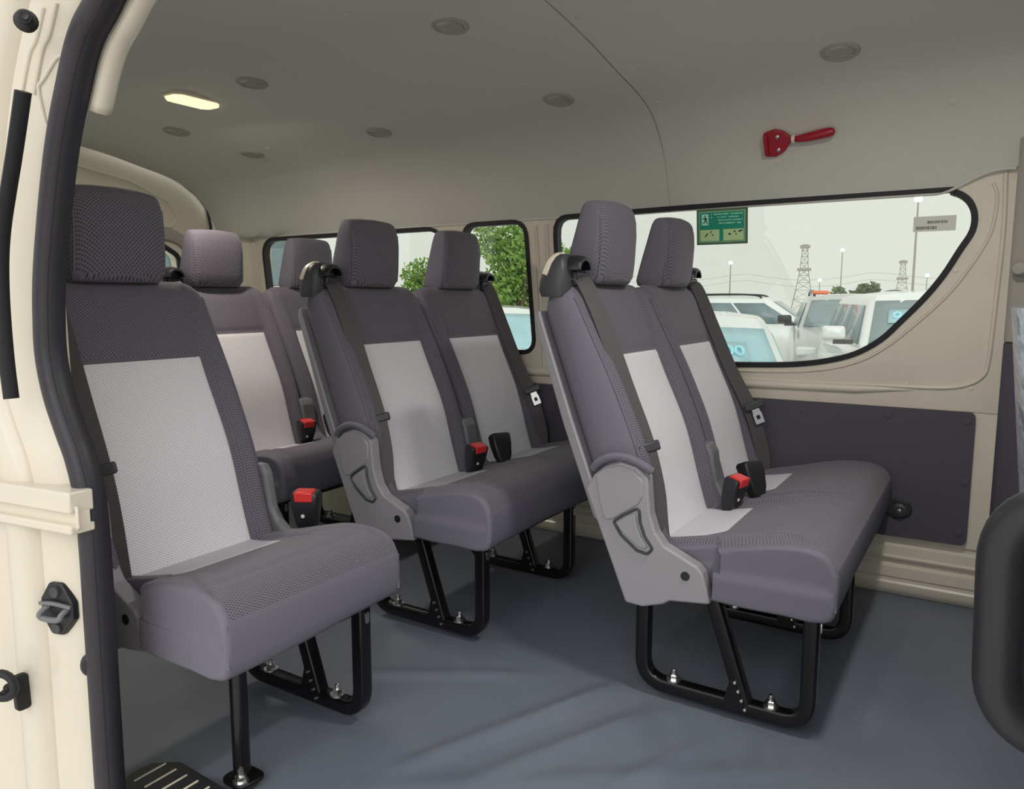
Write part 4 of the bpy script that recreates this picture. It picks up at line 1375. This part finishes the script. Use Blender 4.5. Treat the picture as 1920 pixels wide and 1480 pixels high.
        for dx, kk in ((.085, .55), (.06, .85), (.0, 1.), (-.035, .97), (-.045, .85)):
            lps.append([(mc.x + dx, mc.y + a * kk, mc.z + c * kk) for a, c in round_poly([(-.11, -.065), (.11, -.065), (.10, .065), (-.10, .065)], .035, 4)])
        g.loft(lps)
        mo = build('mirror', g, CM[mirror] if mirror else pm, r, (0, 0, 0), angle=50)
        build('mirror_arm', MB().box((mc.x - .03, min(mc.y, s * hw * .93), mc.z - .10), (mc.x + .03, max(mc.y, s * hw * .93), mc.z - .06)), CM['black'], mo, (0, 0, 0))
        # lamps
        g = MB().box((L / 2 - .30, s * hw * .78 - .16, hd - .34), (L / 2 - .06, s * hw * .78 + .10, hd - .22))
        build('headlamp', g, CM['lens'], r, (0, 0, 0), bevel=.03)
        for x in (L / 2 - .86, -L / 2 + .90):
            t = MB().lathe([(.20, -.10), (.30, -.10), (.335, -.07), (.335, .07), (.30, .10), (.20, .10)], (x, s * (hw - .11), .335), (0, 1, 0), 28)
            wl = build('wheel', t, CM['tyre'], r, (0, 0, 0), angle=40)
            t = MB().lathe([(0, .05), (.05, .07), (.20, .085), (.205, .02)], (x, s * (hw - .10), .335), (0, s, 0), 24)
            build('wheel_rim', t, CM['rim'], wl, (0, 0, 0))
        if rails:
            g = MB().tube(spline([(K['xt'] - .15, s * (wt - .08), H - .01), (K['xt'] - .30, s * (wt - .08), H + .05), (-.6, s * (wt - .08), H + .07), (K['xr'] + .3, s * (wt - .08), H + .05), (K['xr'] + .15, s * (wt - .08), H)], 5), .022, 8)
            build('roof_rail', g, CM['black'], r, (0, 0, 0))
    g = MB().box((L / 2 - .10, -.5, .48), (L / 2 - .01, .5, .66))
    build('grille', g, CM['black'], r, (0, 0, 0), bevel=.02)
    if beacon:
        build('beacon', MB().box((K['xt'] - .3, -.66, H + .01), (K['xt'] - .15, -.40, H + .07)), CM['amber'], r, (0, 0, 0), bevel=.03)
    tag(r, label, 'car', 'cars parked beyond the side windows')
    return r
def polar(deg, d, z=GZ): return (d * math.cos(R(deg)), d * math.sin(R(deg)), z)
make_car('sedan', 'nearest white car below the exit sign, with pale blue windscreen', polar(19.4, 5.9), 196, 'white', 'glass_cyan', .66)
make_car('suv', 'white upright car at the right end of the large window, with a white mirror', polar(2.7, 8.6), 195, 'white', 'glass', .14)
make_car('suv', 'pale car with a dark mirror and orange beacon, just left of the upright white car', polar(7.9, 13.4), 193, 'silver', 'glass', False, mirror='black', rails=True, beacon=True)
make_car('wagon', 'white estate car seen side-on behind the nearest white car', polar(14.2, 18.0), 276, 'white', 'glass', False, rails=True)
make_car('sedan', 'white car beyond the narrow window, with pale blue windscreen', polar(33.4, 10.6), 207, 'white', 'glass_cyan')

# trees
leafm = noisy('leaf_green', (.20, .34, .075), .6, spec=.3, scale=2.2, amount=.45, bump=0)
leafd = noisy('bush_green', (.12, .17, .07), .7, spec=.2, scale=2.2, amount=.35, bump=0)
bark = noisy('bark', (.16, .12, .08), .9, scale=12, amount=.3, bump=.4, dist=.02)
def make_tree(name, label, loc, h, rx, rz, trunk, mat, n=2600, leaf=.11, seed=1, clumps=16):
    random.seed(seed)
    r = empty(name, loc); lx, ly, lz = loc
    cl_ = []
    for k in range(clumps):
        a = random.uniform(0, 2 * PI); u = random.uniform(-1, 1); q = random.random() ** .5
        s = math.sqrt(1 - u * u)
        cl_.append((Vector((math.cos(a) * s * rx * q, math.sin(a) * s * rx * q, h - rz + u * rz * q)), random.uniform(.28, .46) * min(rx, rz)))
    b = MB()
    for k in range(n):
        c, rad = random.choice(cl_)
        d = Vector((random.gauss(0, 1), random.gauss(0, 1), random.gauss(0, 1))).normalized() * rad * random.uniform(.55, 1.08)
        p = c + d
        nrm = Vector((random.gauss(0, 1), random.gauss(0, 1), random.gauss(.5, 1))).normalized()
        t = nrm.orthogonal().normalized(); w = nrm.cross(t)
        l = leaf * random.uniform(.6, 1.3)
        b.add([p - t * l, p - w * l * .5 + nrm * l * .15, p + t * l, p + w * l * .5 + nrm * l * .15], [[0, 1, 2, 3]])
    build('crown', b, mat, r, (0, 0, 0), angle=180)
    if trunk:
        q = MB().tube([(0, 0, -.05), (.03, .02, trunk * .6), (0, .05, trunk + rz * .8)], [.13, .10, .05], 10)
        tr = build('trunk', q, bark, r, (0, 0, 0))
        for k in range(6):
            c = cl_[k][0]
            q = MB().tube(spline([(0, .03, trunk * .75), (c.x * .4, c.y * .4, (trunk + c.z) / 2), tuple(c)], 4), .035, 6)
            build('branch', q, bark, tr, (0, 0, 0))
    tag(r, label, 'tree' if trunk else 'bush')
    return r
make_tree('tree', 'large green tree behind the narrow side window', polar(31.5, 17.0), 3.35, 1.55, 1.35, 1.1, leafm, 9000, .068, 5, 26)
make_tree('tree', 'smaller green tree seen through the rear side window', polar(38.6, 18.0), 2.75, .75, .85, 1.0, leafm, 2600, .065, 9, 12)
make_tree('bush', 'distant rounded dark green bush above the parked cars', polar(7.75, 60.0), 2.85, 1.55, 1.3, 0, leafd, 1800, .22, 4, 14)
make_tree('bush', 'low distant grey-green bush right of the rounded bush', polar(3.4, 64.0), 2.15, 1.7, 1.0, 0, leafd, 1500, .22, 12, 12)

hazy = noisy('haze_tinted_steel', (.29, .28, .25), .7, scale=4, amount=.05, bump=0)  # pale tone paints distance haze into the steel colour
lampm = emit('distant_lamp', (1, .98, .9), 2.2)
def make_pylon(deg, d, h, w, label):
    loc = polar(deg, d); r = empty('lattice_tower', loc); r.rotation_euler = (0, 0, R(deg))
    b = MB(); th = w * .035
    def hw(z): return lerp_tab([(0, w), (h * .55, w * .42), (h * .62, w * .36), (h, w * .22)], z)
    lev = [0, h * .16, h * .30, h * .42, h * .53, h * .62, h * .72, h * .82, h * .91, h]
    C = lambda z: [Vector((sx * hw(z), sy * hw(z), z)) for sx, sy in ((-1, -1), (1, -1), (1, 1), (-1, 1))]
    for a, c in zip(lev, lev[1:]):
        p, q = C(a), C(c)
        for k in range(4):
            b.tube([p[k], q[k]], th, 5)
            b.tube([p[k], q[(k + 1) % 4]], th * .6, 4); b.tube([p[(k + 1) % 4], q[k]], th * .6, 4)
            b.tube([q[k], q[(k + 1) % 4]], th * .6, 4)
    build('lattice', b, hazy, r, (0, 0, 0))
    g = MB()
    for z, l in ((h * .62, .62), (h * .97, .45)):
        g.box((-w * l, -w * l, z - w * .12), (w * l, w * l, z + w * .12))
    build('platform', g, hazy, r, (0, 0, 0))
    tag(r, label, 'tower')
    return r
make_pylon(11.25, 120, 9.4, 1.55, 'taller hazy lattice tower on the horizon, left of the bush')
make_pylon(5.1, 150, 8.2, 1.5, 'shorter hazy lattice tower on the horizon, right of the bush')
def make_pole(deg, d, h, label):
    loc = polar(deg, d); r = empty('lamp_post', loc)
    build('pole', MB().tube([(0, 0, 0), (0, 0, h)], [.07, .04], 8), hazy, r, (0, 0, 0))
    q = MB().lathe([(0, .17), (.13, .13), (.19, 0), (.13, -.11), (0, -.15)], (0, 0, h + .1), n=12)
    build('lamp_head', q, lampm, r, (0, 0, 0))
    tag(r, label, 'lamp post', 'lit lamp posts in the distance')
GP = 'lit lamp posts in the distance'
make_pole(16.2, 70, 4.6, 'leftmost lit lamp post, below the exit sign')
make_pole(8.85, 75, 5.8, 'tall lit lamp post beside the rounded bush')
make_pole(4.45, 40, 6.0, 'tall lit lamp post just behind the barcode sticker')
make_pole(3.65, 80, 3.6, 'rightmost lit lamp post in the large window')
make_pole(10.2, 78, 3.2, 'short lit lamp post between the taller tower and the tall lamp post')
make_pole(56.6, 24, 3.2, 'lit lamp post seen through the rear door window')
b = MB()
for z0 in (5.6, 4.6):
    pts = []
    for k in range(21):
        t = k / 20; dg = 24 - 26 * t
        pts.append((125 * math.cos(R(dg)), 125 * math.sin(R(dg)), z0 - .65 - 1.2 * math.sin(PI * ((t * 3) % 1))))
    b.tube(pts, .03, 4)
pw = build('power_line', b, hazy); tag(pw, 'thin overhead power lines strung between the hazy towers', 'power line')

# buildings behind the van
wallw = noisy('pale_render', (.72, .72, .64), .8, scale=1.5, amount=.05, bump=0)
wally = noisy('pale_yellow_render', (.72, .74, .48), .8, scale=1.5, amount=.05, bump=0)
slate = noisy('slate_blue_cladding', (.16, .22, .25), .6, scale=1.5, amount=.08, bump=0)
bo = polar(57.5, 30)
bl = empty('building', bo)
bx, by = 0, 0
build('lower_storey', MB().box((-7, -2.5, 0), (5, 2.5, 1.9)), wally, bl, (0, 0, 0), bevel=.03)
build('upper_storey', MB().box((-7.02, -2.6, 1.9), (5.02, 2.5, 4.6)), slate, bl, (0, 0, 0), bevel=.03)
for k in range(4):
    build('panel_joint', MB().box((-6 + 3 * k, -2.63, 2.0), (-5.9 + 3 * k, -2.58, 4.5)), wallw, bl, (0, 0, 0))
tag(bl, 'low building with slate cladding over pale yellow walls behind the van', 'building')
bo2 = polar(46.0, 24)
b2 = empty('building', bo2); b2.rotation_euler = (0, 0, R(46))
build('wall', MB().box((-1, -.9, 0), (1, 1.6, 1.95)), wallw, b2, (0, 0, 0), bevel=.03)
build('fascia', MB().box((-1.05, .2, 1.95), (1.05, 1.62, 3.0)), slate, b2, (0, 0, 0), bevel=.03)
tag(b2, 'white walled hut with a slate fascia seen through the rear side window', 'building')

# ------------------------------------------------------------------ light
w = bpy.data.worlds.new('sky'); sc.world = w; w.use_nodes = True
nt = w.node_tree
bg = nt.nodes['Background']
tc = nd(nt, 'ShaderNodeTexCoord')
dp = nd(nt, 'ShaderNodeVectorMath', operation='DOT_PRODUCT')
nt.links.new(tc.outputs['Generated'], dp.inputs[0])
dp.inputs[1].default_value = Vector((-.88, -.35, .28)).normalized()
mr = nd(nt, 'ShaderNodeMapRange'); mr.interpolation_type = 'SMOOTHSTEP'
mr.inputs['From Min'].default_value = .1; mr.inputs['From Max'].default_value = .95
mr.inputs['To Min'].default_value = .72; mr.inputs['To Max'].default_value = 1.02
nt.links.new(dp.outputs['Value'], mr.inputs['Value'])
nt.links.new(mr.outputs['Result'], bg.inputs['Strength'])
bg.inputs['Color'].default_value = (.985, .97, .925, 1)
sun = bpy.data.lights.new('sun', 'SUN'); sun.energy = .82; sun.angle = R(50); sun.color = (1., .985, 1.)
so_ = bpy.data.objects.new('sun', sun); COL.objects.link(so_)
so_.rotation_euler = Vector((.82, .34, -.54)).to_track_quat('-Z', 'Y').to_euler()
la = bpy.data.lights.new('dome_lamp_light', 'AREA'); la.shape = 'RECTANGLE'; la.size = .15; la.size_y = .07; la.energy = 5.5; la.color = (1, .90, .78)
lo = bpy.data.objects.new('dome_lamp_light', la); COL.objects.link(lo)
lo.location = (1.650, 2.285, dz - .030)
lb = bpy.data.lights.new('added_fill_light', 'AREA'); lb.shape = 'RECTANGLE'; lb.size = .16; lb.size_y = .08; lb.energy = 7.5; lb.color = (1, .95, .90)  # added fill light below the unseen front fixture
lf = bpy.data.objects.new('added_fill_light', lb); COL.objects.link(lf)
lf.location = (1.40, .12, dzf - .030)

sc.view_settings.view_transform = 'Standard'
sc.view_settings.look = 'None'
sc.view_settings.exposure = 0.3
sc.view_settings.gamma = 1.0
sc.view_settings.use_curve_mapping = False
sc.cycles.use_denoising = True
sc.cycles.max_bounces = 8
sc.cycles.diffuse_bounces = 4
sc.cycles.transparent_max_bounces = 16
